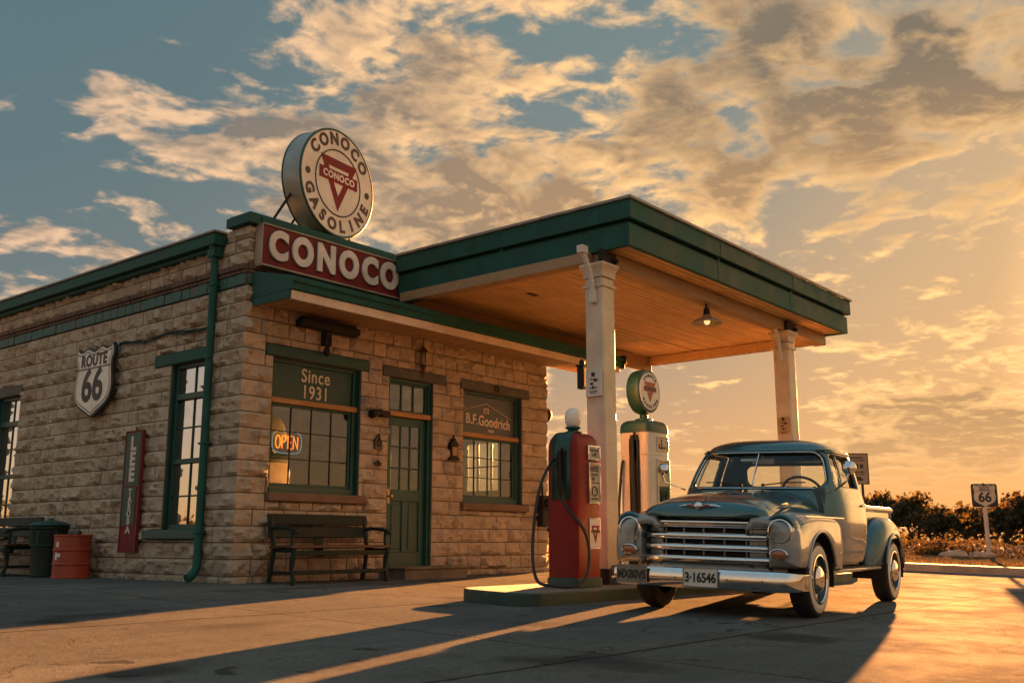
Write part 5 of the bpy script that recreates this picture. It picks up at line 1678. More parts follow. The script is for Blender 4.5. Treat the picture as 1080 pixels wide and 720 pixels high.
# ---- bumper with wrapped ends, plates
b = MB(); rows = []
N = 40
for k in range(13):
    a = -PI / 2 + PI * k / 12
    row = []
    for i in range(N + 1):
        u = -1 + 2 * i / N; y = .965 * math.sin(u * PI / 2 * .98) / math.sin(PI / 2 * .98) if False else .965 * u
        e = max(0, (abs(u) - .80) / .20)
        x = .80 - .035 * u * u - .20 * (1 - math.sqrt(max(0, 1 - e * e)))
        hgt = .088 * (1 - .22 * e * e)
        row.append((x + .040 * math.cos(a) ** .6 if math.cos(a) > 1e-6 else x, y, .335 + hgt * math.sin(a)))
    rows.append(row)
b.grid(rows); bp = b.build('bumper', M_CHROME, PAR, solid=.012)
b = MB()
for y in (-.55, -.2, .3, .62):
    b.lathe([(.014, 0), (.012, .008), (0, .011)], 10, capt=False, M=Matrix.Translation((.835 - .03 * y * y, y, .335)) @ Matrix.Rotation(R(90), 4, 'Y'))
for s in (-1, 1): b.bar((.45, s * .40, .36), (.79, s * .42, .335), .05, .09)
b.build('bumper_bolt', M_GREY, bp)
M_PLATE = paint('plate_white', (.55, .53, .47), .45, var=.15, wear=(.2, .15, .1), wearamt=.07, ws=25)
M_PLATE2 = paint('plate_weathered', (.20, .17, .13), .5, var=.25, wear=(.06, .05, .04), wearamt=.15, ws=30)
for (y, s1, mt, ink, w_, sz, rzz) in ((.055, '3·16546', M_PLATE, M_SIGNBLACK, .33, .115, 0), (-.64, 'MXB0V5', M_PLATE2, M_SIGNBLACK, .32, .105, -4)):
    MM = Matrix.Translation((.852 - .04 * y * y, y, .348)) @ Matrix.Rotation(R(rzz), 4, 'Z')
    b = MB(); b.box(-.004, .006, -w_ / 2, w_ / 2, -.082, .082, M=MM); pl_ = b.build('licence_plate', mt, bp, bevel=.004)
    b = MB(); fr = [(-w_ / 2, -.082), (w_ / 2, -.082), (w_ / 2, .082), (-w_ / 2, .082)]
    for (p0, p1) in zip(fr, fr[1:] + fr[:1]): b.bar(MM @ Vector((.007, p0[0], p0[1])), MM @ Vector((.007, p1[0], p1[1])), .008, .008)
    b.build('plate_rim', M_GREY, pl_)
    b = MB(); b.mesh(text_mesh(s1, sz, .001, .004, sx=.80, spacing=1.0), MM @ mface((.0085, 0, -.006), (0, 1, 0), (0, 0, 1))); b.build('plate_lettering', ink, pl_, fix=False, smooth=0)

# ---- bed, rails, rear fenders
BX0, BX1 = -2.07, -3.66
b = MB()
for s in (-1, 1):
    y0, y1 = sorted((s * .625, s * .66)); b.box(BX1, BX0, y0, y1, .50, 1.02)
b.box(BX0 - .03, BX0, -.625, .625, .50, 1.03); b.box(BX1, BX0 - .03, -.625, .625, .50, .56)
b.build('bed', T_TEAL, PAR, bevel=.008)
b = MB(); b.box(BX1 - .032, BX1 - .001, -.62, .62, .52, 1.0); b.box(BX1 - .04, BX1 - .033, -.55, .55, .62, .92); b.build('tailgate', T_TEAL, PAR, bevel=.008)
b = MB()
for s in (-1, 1): b.tube([(BX0, s * .655, 1.045), (BX1 - .06, s * .655, 1.045)], .036, 12); b.tube([(BX1 - .02, s * .655, 1.03), (BX1 - .02, s * .655, .50)], .022, 8)
b.build('bed_rail', T_CREAM, PAR)
RX = -2.90
def rf_section(x, s):
    u = (x - (RX - .04)) / .66
    k = max(0, 1 - abs(u) ** 2.5)
    zt = .44 + .52 * k ** .52; yo = .665 + .225 * k ** .42
    hh = min(.24, (zt - .42)); pts = [(x, .645, zt)]
    for i in range(13):
        a = PI / 2 * i / 12
        pts.append((x, .65 + (yo - .65) * math.sin(a) ** (2 / 2.6), zt - hh + hh * math.cos(a) ** (2 / 2.6)))
    zl = arch_z(x, RX, .42, .41 - .0 * k); z0 = pts[-1][2]
    for i in range(1, 11):
        t = i / 10; pts.append((x, yo + .006 * math.sin(PI * t), z0 + (min(zl, z0 - .005) - z0) * t))
    return [(p[0], p[1] * s, p[2]) for p in pts]
rx_s = [RX - .04 - .66 * math.cos(PI * i / 70) for i in range(71)]
rx_s = uniq(rx_s + [RX - .42, RX - .4195, RX - .41, RX + .41, RX + .4195, RX + .42])
for s in (-1, 1):
    b = MB(); b.grid([rf_section(x, s) for x in rx_s]); fe = b.build('rear_fender', T_TEAL, PAR, smooth=50, solid=.012)
    b = MB(); b.tube([(RX + .42 * math.cos(a), s * .893, WZ + .42 * math.sin(a)) for a in [R(12) + R(156) * i / 20 for i in range(21)]], .014, 8); b.build('arch_lip', T_CREAM, fe)
    b = MB(); b.tube([(x, s * .90, .835) for x in (-3.12, -3.3, -3.45)], .010, 6); b.build('trim_strip', M_CHROME, fe)
    b = MB(); rows = []
    for y in (.50, .875): rows.append([(RX + .425 * math.cos(a), s * y, WZ + .425 * math.sin(a)) for a in [R(-12) + R(204) * i / 20 for i in range(21)]])
    b.grid(rows); b.box(RX - .44, RX + .44, s * .50 - .01, s * .50 + .01, .40, .84); b.build('wheel_housing', T_BLACK, fe)
    b = MB(); Mp = Matrix.Translation((-3.66, s * .76, .50)) @ Matrix.Rotation(R(-90), 4, 'Y'); b.lathe([(.055, -.02), (.06, .05), (.05, .075), (0, .085)], 20, M=Mp, capt=False); b.box(-3.68, -3.55, s * .70 - .02, s * .70 + .06, .44, .47)
    b.build('tail_light_housing', T_BLACK, PAR)
    b = MB(); b.lathe([(.04, .078), (0, .09)], 16, M=Mp, capt=False, capb=False); b.build('tail_light', T_REDL, PAR)
    # running board
    b = MB(); b.box(-2.36, -.50, min(s * .60, s * .86), max(s * .60, s * .86), .375, .41); o_ = b.build('running_board', T_CREAM, PAR, bevel=.012)
    b = MB(); 
    for k in range(5): b.box(-2.30, -.56, s * (.66 + .04 * k) - .008, s * (.66 + .04 * k) + .008, .4105, .416)
    b.build('tread_strip', M_RUBBER, o_)
    # cab corner filler under the door
    # mirror
    b = MB(); p0 = Vector((-.80, s * .815, 1.19)); p1 = Vector((-.62, s * .98, 1.27)); p2 = Vector((-.62, s * 1.01, 1.36))
    b.tube([p0, p1, p2], .010, 7); b.build('mirror_arm', M_CHROME, PAR)
    b = MB(); b.lathe([(0, -.03), (.04, -.02), (.064, .0), (.072, .022), (.070, .03), (.0, .031)], 24, capb=False, capt=False, M=Matrix.Translation(p2 + Vector((0, 0, .05))) @ Matrix.Rotation(R(-100), 4, 'Y') @ Matrix.Rotation(R(12 * s), 4, 'X')); b.build('mirror', M_CHROME, PAR)
b = MB(); b.bar((-3.78, -.80, .40), (-3.78, .80, .40), .03, .12); b.bar((-3.4, .4, .42), (-3.77, .4, .40), .04, .05); b.bar((-3.4, -.4, .42), (-3.77, -.4, .40), .04, .05); b.build('rear_bumper', M_CHROME, PAR, bevel=.01)
# wipers, cowl, frame, axles
b = MB()
for y0, y1 in ((.12, .55), (-.12, -.52)):
    b.tube([(cab_front(y0, 1.225) + .03, y0, 1.235), (cab_front((y0 + y1) / 2, 1.27) + .03, (y0 + y1) / 2, 1.262), (cab_front(y1, 1.26) + .025, y1, 1.265)], .007, 6)
    b.lathe([(.018, 0), (.02, .02), (0, .03)], 12, capt=False, M=Matrix.Translation((cab_front(y0, 1.22) + .015, y0, 1.225)))
b.build('wiper', M_DIM, PAR)
b = MB()
for s in (-1, 1): b.box(-3.6, .60, s * .42 - .04, s * .42 + .04, .36, .46)
b.box(-.9, .50, -.35, .35, .40, .80); b.box(-2.2, -2.05, -.4, .4, .34, .42); b.box(.50, .56, -.62, .62, .40, .90)
b.tube([(0, -.70, WZ), (0, .70, WZ)], .04, 10); b.tube([(RX, -.70, WZ), (RX, .70, WZ)], .05, 10)
b.tube([(-1.0, -.3, .33), (-1.9, -.32, .31), (-3.5, -.5, .33)], .035, 8); b.lathe([(.16, -.1), (.17, 0), (.12, .1)], 16, M=Matrix.Translation((RX, 0, WZ)) @ Matrix.Rotation(PI / 2, 4, 'Y'))
b.build('chassis', T_BLACK, PAR)
# wheels
def wheel(x, s):
    Mw = Matrix.Translation((x, s * .775, WZ)) @ Matrix.Rotation(-s * PI / 2, 4, 'X')
    r = .345
    prof = [(.215, -.085), (.26, -.098), (.315, -.095), (.338, -.080), (r, -.055), (r, .055), (.338, .080), (.318, .094), (.29, .099), (.262, .101), (.225, .098), (.212, .085)]
    b = MB(); b.lathe(prof, 56, M=Mw, capb=False, capt=False)
    for k in range(4):
        z = -.045 + .03 * k
        b.tube([((r + .002) * math.cos(a), (r + .002) * math.sin(a), z) for a in [i * PI / 28 for i in range(56)]], .007, 5, closed=True) if False else None
    # tread blocks
    for i in range(56):
        a = 2 * PI * i / 56
        for z0 in (-.06, -.022, .016):
            Mt_ = Mw @ Matrix.Rotation(a + (.03 if z0 == -.022 else 0), 4, 'Z')
            b.box(r - .004, r + .005, -.013, .013, z0, z0 + .032, M=Mt_)
    w = b.build('wheel', T_TYRE, PAR, smooth=40)
    b = MB(); b.lathe([(.305, .0975), (.285, .1030), (.262, .1045), (.232, .1010)], 56, M=Mw, capb=False, capt=False); b.build('whitewall', T_WW, w)
    b = MB(); b.lathe([(.228, .095), (.224, .104), (.212, .106), (.205, .085), (.195, .055), (.17, .045), (.15, .06), (.125, .075), (.10, .075)], 48, M=Mw, capb=False, capt=False); rm = b.build('rim', paint('rim_paint', (.05, .085, .085), .35, metal=.3, var=.2), w)
    b = MB(); b.lathe([(.228, .099), (.226, .108), (.214, .110), (.208, .100)], 48, M=Mw, capb=False, capt=False); b.lathe([(.108, .07), (.122, .085), (.12, .10), (.10, .118), (.07, .128), (.03, .133), (.0, .134)], 40, M=Mw, capb=False, capt=False)
    for k in range(8):
        a = 2 * PI * k / 8; Mt_ = Mw @ Matrix.Rotation(a, 4, 'Z')
        b.prism([(.135, -.030), (.192, -.045), (.192, .045), (.135, .030)], -.068, -.050, M=Mt_ @ Matrix(((1, 0, 0, 0), (0, 0, 1, 0), (0, -1, 0, 0), (0, 0, 0, 1))))
    b.build('hubcap', M_CHROME, w)
for x, s in ((0, 1), (0, -1), (RX, 1), (RX, -1)): wheel(x, s)

# stand the truck on the sloping forecourt
ANG = R(180 + 6.0)
fwd = Vector((math.cos(ANG), math.sin(ANG), 0)); ox, oy = 1.74, -5.66
n_ = Vector((0, -SLOPE, 1)).normalized(); fwd = (fwd - n_ * fwd.dot(n_)).normalized(); lf = n_.cross(fwd)
TK.matrix_world = Matrix(((fwd.x, lf.x, n_.x, ox), (fwd.y, lf.y, n_.y, oy), (fwd.z, lf.z, n_.z, gz(ox, oy) + .003), (0, 0, 0, 1)))
# ------------------------------------------------------------------ ground, kerb, verge
KX = 14.1
def sheet(name, xs, ys, mat, dz, bump=0.0, kind='structure'):
    b = MB()
    b.grid([[(x, y, gz(x, y) + dz + (bump * fn(x, y, 0, .35) if bump else 0)) for x in xs] for y in ys])
    o = b.build(name, mat, smooth=80, fix=False); tag(o, kind=kind)
    return o
ysl = [-700, -300, -120, -60] + [-40 + 2 * i for i in range(21)] + [20, 60, 150, 400, 900]
xsl = [-900, -300, -100, -40, -20, -10, 0, 5, 10, KX, 20, 30, 40, 60, 100, 200, 500, 1200]
sheet('ground', xsl, ysl, M_DIRT, -.02)
sheet('forecourt', [-24, -16, -8, 0, 4, 8, 12, KX - .001], [-40 + 2 * i for i in range(31)], M_CONC, 0.0)
ysk = [-40 + i * .5 for i in range(160)]
def strip(name, x0, x1, z0, z1, mat, ys, kind='structure'):
    b = MB()
    for y0, y1 in zip(ys[:-1], ys[1:]):
        pass
    b.grid([[(x0, y, gz(0, y) + z0), (x0 + .015, y, gz(0, y) + z1 - .015), (x0 + .03, y, gz(0, y) + z1), (x1 - .01, y, gz(0, y) + z1), (x1, y, gz(0, y) + z0)] for y in ys])
    o = b.build(name, mat, smooth=30, fix=False); return tag(o, kind=kind)
strip('kerb', KX, KX + .55, -.10, .145, M_CURBC, [-40 + i * 3 for i in range(27)])
# earth bank behind the kerb, gently rough
xs = [KX + .40 + .5 * i for i in range(50)] + [40, 50, 70, 110, 200]
ys = [-40 + 1.0 * i for i in range(85)]
b = MB(); b.grid([[(x, y, gz(x, y) + .105 + .05 * fn(x, y, 1, .8) * min(1, (x - KX - .40) / 1.0) + .10 * fn(x, y, 2, .15) * min(1, (x - KX - .4) / 8)) for x in xs] for y in ys])
tag(b.build('verge', M_DIRT, smooth=80, fix=False), kind='structure')

# ------------------------------------------------------------------ vegetation
M_LEAF = leaf_mat('mesquite_leaf', (.022, .028, .010), (.055, .052, .018))
M_BARK = paint('bark', (.055, .038, .026), .9, var=.3, bump=.8, bs=30)
M_SAGE = leaf_mat('sage_leaf', (.04, .036, .027), (.075, .062, .045))
M_STRAW = leaf_mat('dry_grass', (.10, .075, .038), (.15, .11, .055))
CAMP = Vector((-7.355, -10.422, .5))


def tree_parts(seed, h, spread):
    rg = random.Random(seed)
    tr = MB(); tips = []
    def limb(p, d, L, r, depth):
        pts = [p]; q = Vector(p); dd = Vector(d)
        n = 4
        for i in range(n):
            dd = (dd + Vector((rg.uniform(-.28, .28), rg.uniform(-.28, .28), rg.uniform(-.05, .20)))).normalized()
            q = q + dd * (L / n); pts.append(q.copy())
        tr.tube(pts, [r * (1 - .55 * i / n) for i in range(n + 1)], 7 if depth == 0 else 5)
        if depth >= 2:
            tips.append(q.copy()); tips.append((pts[-2] + q) / 2); return
        k = rg.randint(3, 4) if depth == 0 else rg.randint(2, 4)
        for i in range(k):
            a = rg.uniform(0, 2 * PI); up = rg.uniform(.25, .9)
            nd = Vector((math.cos(a) * spread, math.sin(a) * spread, up)).normalized()
            limb(q if i < 2 else (pts[-2]), nd, L * rg.uniform(.65, .95), r * .5, depth + 1)
    for s_ in range(rg.randint(2, 3)):
        a = rg.uniform(0, 2 * PI); limb(Vector((.1 * math.cos(a), .1 * math.sin(a), -.1)), Vector((math.cos(a) * .45, math.sin(a) * .45, 1)).normalized(), h * .33, .10, 0)
    cr = MB()
    zt = max(t.z for t in tips)
    for t in tips:
        rad = rg.uniform(.28, .52) * h / 3
        for _ in range(rg.randint(40, 64)):
            v = Vector((rg.gauss(0, 1), rg.gauss(0, 1), rg.gauss(0, .75)))
            v = v.normalized() * rad * rg.random() ** .45
            c = t + v
            if c.z < .25: c.z = .25 + rg.random() * .3
            L = rg.uniform(.07, .15); n1 = Vector((rg.gauss(0, 1), rg.gauss(0, 1), rg.gauss(0, 1))).normalized(); u = n1.orthogonal().normalized() * L; w_ = n1.cross(u.normalized()) * L * .55
            cr.add([c - u, c + w_, c + u, c - w_], [(0, 1, 2, 3)])
    # skirts of low foliage so the crown reaches near the ground
    for _ in range(150):
        a = rg.uniform(0, 2 * PI); rr = h * .42 * math.sqrt(rg.random()); c = Vector((rr * math.cos(a), rr * math.sin(a), rg.uniform(.1, h * .4)))
        L = rg.uniform(.08, .16); n1 = Vector((rg.gauss(0, 1), rg.gauss(0, 1), rg.gauss(0, 1))).normalized(); u = n1.orthogonal().normalized() * L; w_ = n1.cross(u.normalized()) * L * .55
        cr.add([c - u, c + w_, c + u, c - w_], [(0, 1, 2, 3)])
    return tr, cr, zt
PROTO = []
for k in range(5):
    tr, cr, zt = tree_parts(100 + k, 3.0, .8 + .12 * k)
    PROTO.append((tr, cr, zt))
_mesh = {}
_thing = {}
def plant_tree(px, dist, h, label, kind=0, wide=1.0, seed=0):
    # a bearing in the picture's own angles, turned into a place on the land
    dist *= 1.32; az = R(50.45) + math.atan((px - 540) / 1077.7)
    x = CAMP.x + dist * math.sin(az); y = CAMP.y + dist * math.cos(az)
    tr, cr, zt = PROTO[kind]
    if kind not in _thing:
        t = thing('mesquite_tree', label, 'tree', (x, y, gz(x, y)))
        tr.build('trunk', M_BARK, t, smooth=60); cr.build('crown', M_LEAF, t, smooth=0, fix=False)
        _thing[kind] = t
    else:
        t = copy_thing(_thing[kind], (x, y, gz(x, y)), label=label)
    s = h * .88 / (zt + .35)
    t.rotation_euler = (0, 0, seed * 1.9); t.scale = (s * wide, s * wide, s)
    return t
G_ = 'trees beyond the verge'
TREES = [  # px, dist, height, label
    (944, 62, 4.9, 'dark tree directly behind the truck bed rail, leftmost of the row right of the truck', 0, .95),
    (970, 58, 4.4, 'tall dark tree just right of the truck tail, second of the row', 1, 1.0),
    (992, 54, 3.3, 'lighter rounded tree between truck tail and far highway shield, nearer than its row', 2, 1.25),
    (1013, 64, 3.3, 'dark tree left of the far highway shield, behind the lighter rounded one', 3, 1.2),
    (1036, 66, 2.9, 'low dark tree directly behind the far highway shield post', 4, 1.3),
    (1060, 57, 3.9, 'dark tree just right of the far highway shield', 0, 1.25),
    (1080, 54, 4.0, 'bushy tree at the right edge of the row of trees', 1, 1.2),
    (1104, 60, 3.8, 'tree partly cut off by the right picture edge', 2, 1.2),
    (578, 50, 2.8, 'small tree seen between stone wall and red pump, left one', 3, 1.2),
    (598, 56, 3.2, 'small tree seen between stone wall and red pump, right one', 4, 1.1),
    (655, 54, 2.9, 'small tree seen between the near post and the cream pump', 0, 1.2),
    (720, 60, 2.8, 'small tree glimpsed between cream pump and truck cab', 2, 1.2),
]
for i, (px, d, h, lab, k, wd) in enumerate(TREES):
    plant_tree(px, d, h, lab, k, wd, i); 
for o in list(COL.objects):
    if o.get('category') == 'tree': o['group'] = G_
# a far wood, one dark mass on the horizon, seen between and behind the trees and mirrored in the windows
rgw = random.Random(77); b = MB()
for ring_r, n, h0, a0, a1 in ((140, 2200, 2.0, 40, 112), (75, 2600, 3.6, -75, -5)):
    for i in range(n):
        a = R(rgw.uniform(a0, a1)); r_ = ring_r * rgw.uniform(.93, 1.12)
        x = CAMP.x + r_ * math.sin(a); y = CAMP.y + r_ * math.cos(a)
        hh = h0 * (.62 + .5 * fn(a * 14, 1.0, 3) + .25 * fn(a * 60, 4, 1))
        z = gz(x, y) + max(.2, hh) * rgw.random() ** .7
        L = rgw.uniform(.18, .45); n1 = Vector((rgw.gauss(0, 1), rgw.gauss(0, 1), rgw.gauss(0, 1))).normalized(); u = n1.orthogonal().normalized() * L; w_ = n1.cross(u.normalized()) * L * .7
        c = Vector((x, y, z)); b.add([c - u, c + w_, c + u, c - w_], [(0, 1, 2, 3)])
tag(b.build('far_wood', M_LEAF, smooth=0, fix=False), 'dark far line of brush along the horizon', 'far wood', kind='stuff')

# shrubs, rocks and dry grass behind the kerb
def bush_mesh(seed, mat, n=700, r=.5, h=.5):
    rg = random.Random(seed); b = MB()
    for _ in range(n):
        a = rg.uniform(0, 2 * PI); rr = r * math.sqrt(rg.random()); z = h * rg.random() ** .7 * (1 - .6 * (rr / r) ** 2)
        c = Vector((rr * math.cos(a), rr * math.sin(a), z)); d = Vector((rg.gauss(0, 1), rg.gauss(0, 1), rg.gauss(.3, .8))).normalized()
        L = rg.uniform(.03, .07); s_ = d.orthogonal().normalized() * L * .5
        b.add([c - s_, c + s_, c + d * L * 1.6], [(0, 1, 2)])
    return b
def st_mesh(seed, r=.4):
    rg = random.Random(seed); bm = bmesh.new(); bmesh.ops.create_icosphere(bm, subdivisions=3, radius=1)
    b = MB(); o = Vector((rg.random() * 50, rg.random() * 50, 0))
    for v in bm.verts:
        n = noise.noise(v.co * 1.1 + o) * .35 + noise.noise(v.co * 2.6 + o) * .16
        v.co = v.co * (1 + n); v.co.z *= .6; v.co *= r
    b.v = [tuple(v.co) for v in bm.verts]; b.f = [[q.index for q in f.verts] for f in bm.faces]; b.m = [0] * len(b.f); bm.free()
    return b
M_ROCK = paint('field_rock', (.30, .24, .18), .9, var=.35, bump=.7, bs=14)
rgb = random.Random(21)
sb = [bush_mesh(i, None).build('sage_bush', M_SAGE, smooth=0, fix=False) for i in range(3)]
rk = [st_mesh(i).build('field_rock', M_ROCK, smooth=60) for i in range(3)]
def place_px(px, dist):
    az = R(50.45) + math.atan((px - 540) / 1077.7); return CAMP.x + dist * math.sin(az), CAMP.y + dist * math.cos(az)
def ordinal(n): return ['first', 'second', 'third', 'fourth', 'fifth', 'sixth', 'seventh', 'eighth', 'ninth', 'tenth', 'eleventh', 'twelfth', 'thirteenth', 'fourteenth', 'fifteenth', 'sixteenth', 'seventeenth', 'eighteenth'][n]
pxs = sorted([rgb.uniform(960, 1082) for _ in range(16)])
for i, px in enumerate(pxs):
    d = rgb.uniform(31, 52); x, y = place_px(px, d)
    o = sb[i] if i < 3 else sb[i % 3].copy()
    if i >= 3: COL.objects.link(o)
    sc = rgb.uniform(.55, 1.15); o.location = (x, y, gz(x, y) + .06); o.scale = (sc * 1.2, sc * 1.2, sc * .95); o.rotation_euler = (0, 0, rgb.uniform(0, 6))
    tag(o, 'low dry sage bush behind the kerb, %s counting right from the truck tail' % ordinal(i), 'bush', 'sage bushes behind the kerb')
pxs = sorted([rgb.uniform(965, 1082) for _ in range(18)])
for i, px in enumerate(pxs):
    d = rgb.uniform(30, 46); x, y = place_px(px, d)
    o = rk[i] if i < 3 else rk[i % 3].copy()
    if i >= 3: COL.objects.link(o)
    sc = rgb.uniform(.5, 1.25); o.location = (x, y, gz(x, y) + .16); o.scale = (sc * 1.3, sc, sc * .9); o.rotation_euler = (0, 0, rgb.uniform(0, 6))
    tag(o, 'brown field rock among the brush behind the kerb, %s counting right from the truck tail' % ordinal(i), 'rock', 'rocks behind the kerb')
b = MB(); rg = random.Random(9)
for _ in range(15000):
    d = rg.uniform(22.5, 52) if rg.random() < .8 else rg.uniform(22, 26); px = rg.uniform(560, 1110)
    x, y = place_px(px, d)
    if x < KX + .75: continue
    k = .35 + .65 * max(0, fn(x, y, 5, .35) + .4)
    h = rg.uniform(.03, .13) * k; a = rg.uniform(0, PI); w_ = .02
    z = gz(x, y) + .09
    t = Vector((rg.uniform(-.08, .08), rg.uniform(-.08, .08), h))
    c = Vector((x, y, z)); s_ = Vector((math.cos(a) * w_, math.sin(a) * w_, 0)); b.add([c - s_, c + s_, c + t], [(0, 1, 2)])
tag(b.build('dry_grass', M_STRAW, smooth=0, fix=False), 'dry yellow grass growing behind the kerb', 'grass', kind='stuff')

# ------------------------------------------------------------------ signs beyond the truck
x, y = place_px(1042, 30.3)
hs = thing('highway_sign', 'white highway shield on a black square plate reading 66 on pale post beyond kerb', 'road sign', (x, y, gz(x, y) - .08), R(-50))
b = MB(); b.tube([(0, 0, -.1), (0, 0, 1.62)], .055, 12); b.box(-.22, .22, -.12, .12, 0, .05); b.build('post', paint('pale_post', (.42, .40, .37), .6, var=.2), hs)
b = MB(); b.tube([(0, -.01, 1.6), (0, -.01, 2.2)], .025, 8); b.build('bracket', M_DIM, hs)
pw_, ph_ = .71, .62; zc = 1.87
sq = rr_curve(-pw_ / 2, pw_ / 2, zc - ph_ / 2, zc + ph_ / 2, .06, 5, 1)
b = MB(); b.prism(sq, -.045, -.03); b.build('plate', M_SIGNBLACK, hs, bevel=.003)
P = [(x_ * .98, z_ + zc) for x_, z_ in shield_poly(.66, .58)]
P = [(x_ * .60 / .66 * 1.05, z_) for x_, z_ in P]
b = MB(); b.prism(P, -.050, -.0455); b.build('shield', paint('shield_cream', (.50, .44, .35), .5, var=.15), hs)
b = MB(); b.mesh(text_mesh('66', .36, .001, .010), mface((0, -.0515, zc - .06), (1, 0, 0), (0, 0, 1))); b.mesh(text_mesh('ROUTE', .085, .001, .002), mface((0, -.0515, zc + .215), (1, 0, 0), (0, 0, 1))); b.mesh(text_mesh('MISSOURI', .065, .001, .002), mface((0, -.0515, zc + .15), (1, 0, 0), (0, 0, 1))); b.box(-.22, .22, -.052, -.0505, zc + .105, zc + .115)
b.build('lettering', M_SIGNBLACK, hs, fix=False, smooth=0)
x, y = place_px(908, 23.5)
ws_ = thing('notice_board', 'grey upright notice board on thin post standing behind the truck cab', 'sign board', (x, y, gz(x, y)), R(-45))
b = MB(); b.tube([(.13, .02, -.1), (.13, .02, 1.9)], .03, 8); b.build('post', M_DIM, ws_)
b = MB(); b.box(-.27, .27, -.03, .0, 1.78, 2.46); b.build('board', paint('board_grey', (.26, .22, .17), .6, var=.2, wear=(.1, .07, .05), wearamt=.06), ws_, bevel=.004)
b = MB(); fr = [(-.27, 1.78), (.27, 1.78), (.27, 2.46), (-.27, 2.46)]; frame_poly(b, fr, inset(fr, .025), -.038, -.0305); b.build('frame', M_DIM, ws_)
b = MB()
for (z, w_, h_) in ((2.36, .30, .03), (2.30, .38, .02), (2.05, .34, .022), (2.0, .30, .015)): b.box(-w_ / 2, w_ / 2, -.034, -.0305, z - h_ / 2, z + h_ / 2)
for x_ in (-.13, -.03, .08): b.box(x_, x_ + .07, -.034, -.0305, 2.13, 2.22)
b.box(-.10, .13, -.034, -.0305, 1.86, 1.91); b.box(-.04, .08, -.034, -.0305, 1.911, 1.95)
b.build('print', M_SIGNBLACK, ws_)
# ------------------------------------------------------------------ camera
F_PX, PITCH, YAW = 1057.0, math.atan(210 / 1057.0), R(50.45)
cd = bpy.data.cameras.new('camera'); cam = bpy.data.objects.new('camera', cd); COL.objects.link(cam)
cd.sensor_width = 36; cd.lens = F_PX / 1080 * 36; cd.clip_end = 5000; cd.clip_start = .05
f_ = Vector((math.sin(YAW) * math.cos(PITCH), math.cos(YAW) * math.cos(PITCH), math.sin(PITCH)))
r_ = Vector((math.cos(YAW), -math.sin(YAW), 0)); u_ = r_.cross(f_)
cam.matrix_world = Matrix(((r_.x, u_.x, -f_.x, CAMP.x), (r_.y, u_.y, -f_.y, CAMP.y), (r_.z, u_.z, -f_.z, CAMP.z), (0, 0, 0, 1)))
cd.dof.use_dof = True; cd.dof.focus_distance = 12.0; cd.dof.aperture_fstop = 3.2
SC.camera = cam
def ray_px(px, py): return (f_ * F_PX + r_ * (px - 540) - u_ * (py - 360)).normalized()

# ------------------------------------------------------------------ sun and sky
EXPO = 4.0; GAIN = 2 ** EXPO
EL = R(7.0); AZ = R(16.5)
SUN = Vector((math.cos(EL) * math.cos(AZ), math.cos(EL) * math.sin(AZ), math.sin(EL)))
ld = bpy.data.lights.new('sun', 'SUN'); lo = bpy.data.objects.new('sun', ld); COL.objects.link(lo)
ld.energy = 5.0; ld.angle = R(.6); ld.color = (1.0, .37, .095)
lo.rotation_mode = 'QUATERNION'; lo.rotation_quaternion = SUN.to_track_quat('Z', 'Y'); lo.location = (20, 5, 20)
w = bpy.data.worlds.new('World'); SC.world = w; w.use_nodes = True
nt = NT(w.node_tree); w.node_tree.nodes.clear()
out = nt.node('ShaderNodeOutputWorld'); bg = nt.node('ShaderNodeBackground')
STR = .10; bg.inputs['Strength'].default_value = STR
K = 1.0 / (STR * GAIN)
sky = nt.node('ShaderNodeTexSky', sky_type='NISHITA'); sky.sun_disc = False; sky.sun_elevation = EL; sky.sun_rotation = math.atan2(SUN.x, SUN.y)
sky.air_density = 1.4; sky.dust_density = 2.5; sky.ozone_density = 1.6
d = nt.vmath('NORMALIZE', nt.node('ShaderNodeTexCoord').outputs['Generated'])
sx, sy, sz = nt.sep(d)
def dotd(v): return nt.vmath('DOT_PRODUCT', d, tuple(v))
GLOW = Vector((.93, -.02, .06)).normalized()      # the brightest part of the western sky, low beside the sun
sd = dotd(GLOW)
zz = nt.math('MAXIMUM', sz, 0.0)
nhigh = nt.ss(sd, .80, 1.0)
nlow = nt.ss(sd, .30, .98)
hor = nt.math('POWER', 2.718, nt.math('MULTIPLY', zz, -6.2))
high = nt.mix(nhigh, nt.mix(nt.ss(sd, .45, .82), (.024, .100, .140), (.078, .160, .188)), (.68, .42, .19))
lowc = nt.mix(nlow, (.17, .17, .16), (1.02, .45, .095))
grad = nt.mix(hor, high, lowc)
band = nt.math('POWER', 2.718, nt.math('MULTIPLY', zz, -13.0))
grad = nt.mix(nt.math('MULTIPLY', band, .85), grad, nt.mix(nt.ss(sd, .0, .95), (.50, .22, .06), (1.06, .42, .06)))
back = nt.ss(sd, .30, -.35)          # unseen eastern sky, brightened as fill for the side wall
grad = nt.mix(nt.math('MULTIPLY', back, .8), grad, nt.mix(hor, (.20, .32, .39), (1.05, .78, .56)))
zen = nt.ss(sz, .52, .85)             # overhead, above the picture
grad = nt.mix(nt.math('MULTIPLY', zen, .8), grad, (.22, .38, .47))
south = nt.ss(dotd(Vector((.10, -.97, .22)).normalized()), .45, .95)   # unseen southern sky, brightened to lift the facade and truck side
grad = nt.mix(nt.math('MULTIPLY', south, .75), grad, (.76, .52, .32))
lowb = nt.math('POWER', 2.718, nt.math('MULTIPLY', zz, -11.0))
grad = nt.mix(nt.math('MULTIPLY', nt.math('MULTIPLY', lowb, nt.math('MAXIMUM', back, south)), .9), grad, (1.0, .45, .12))
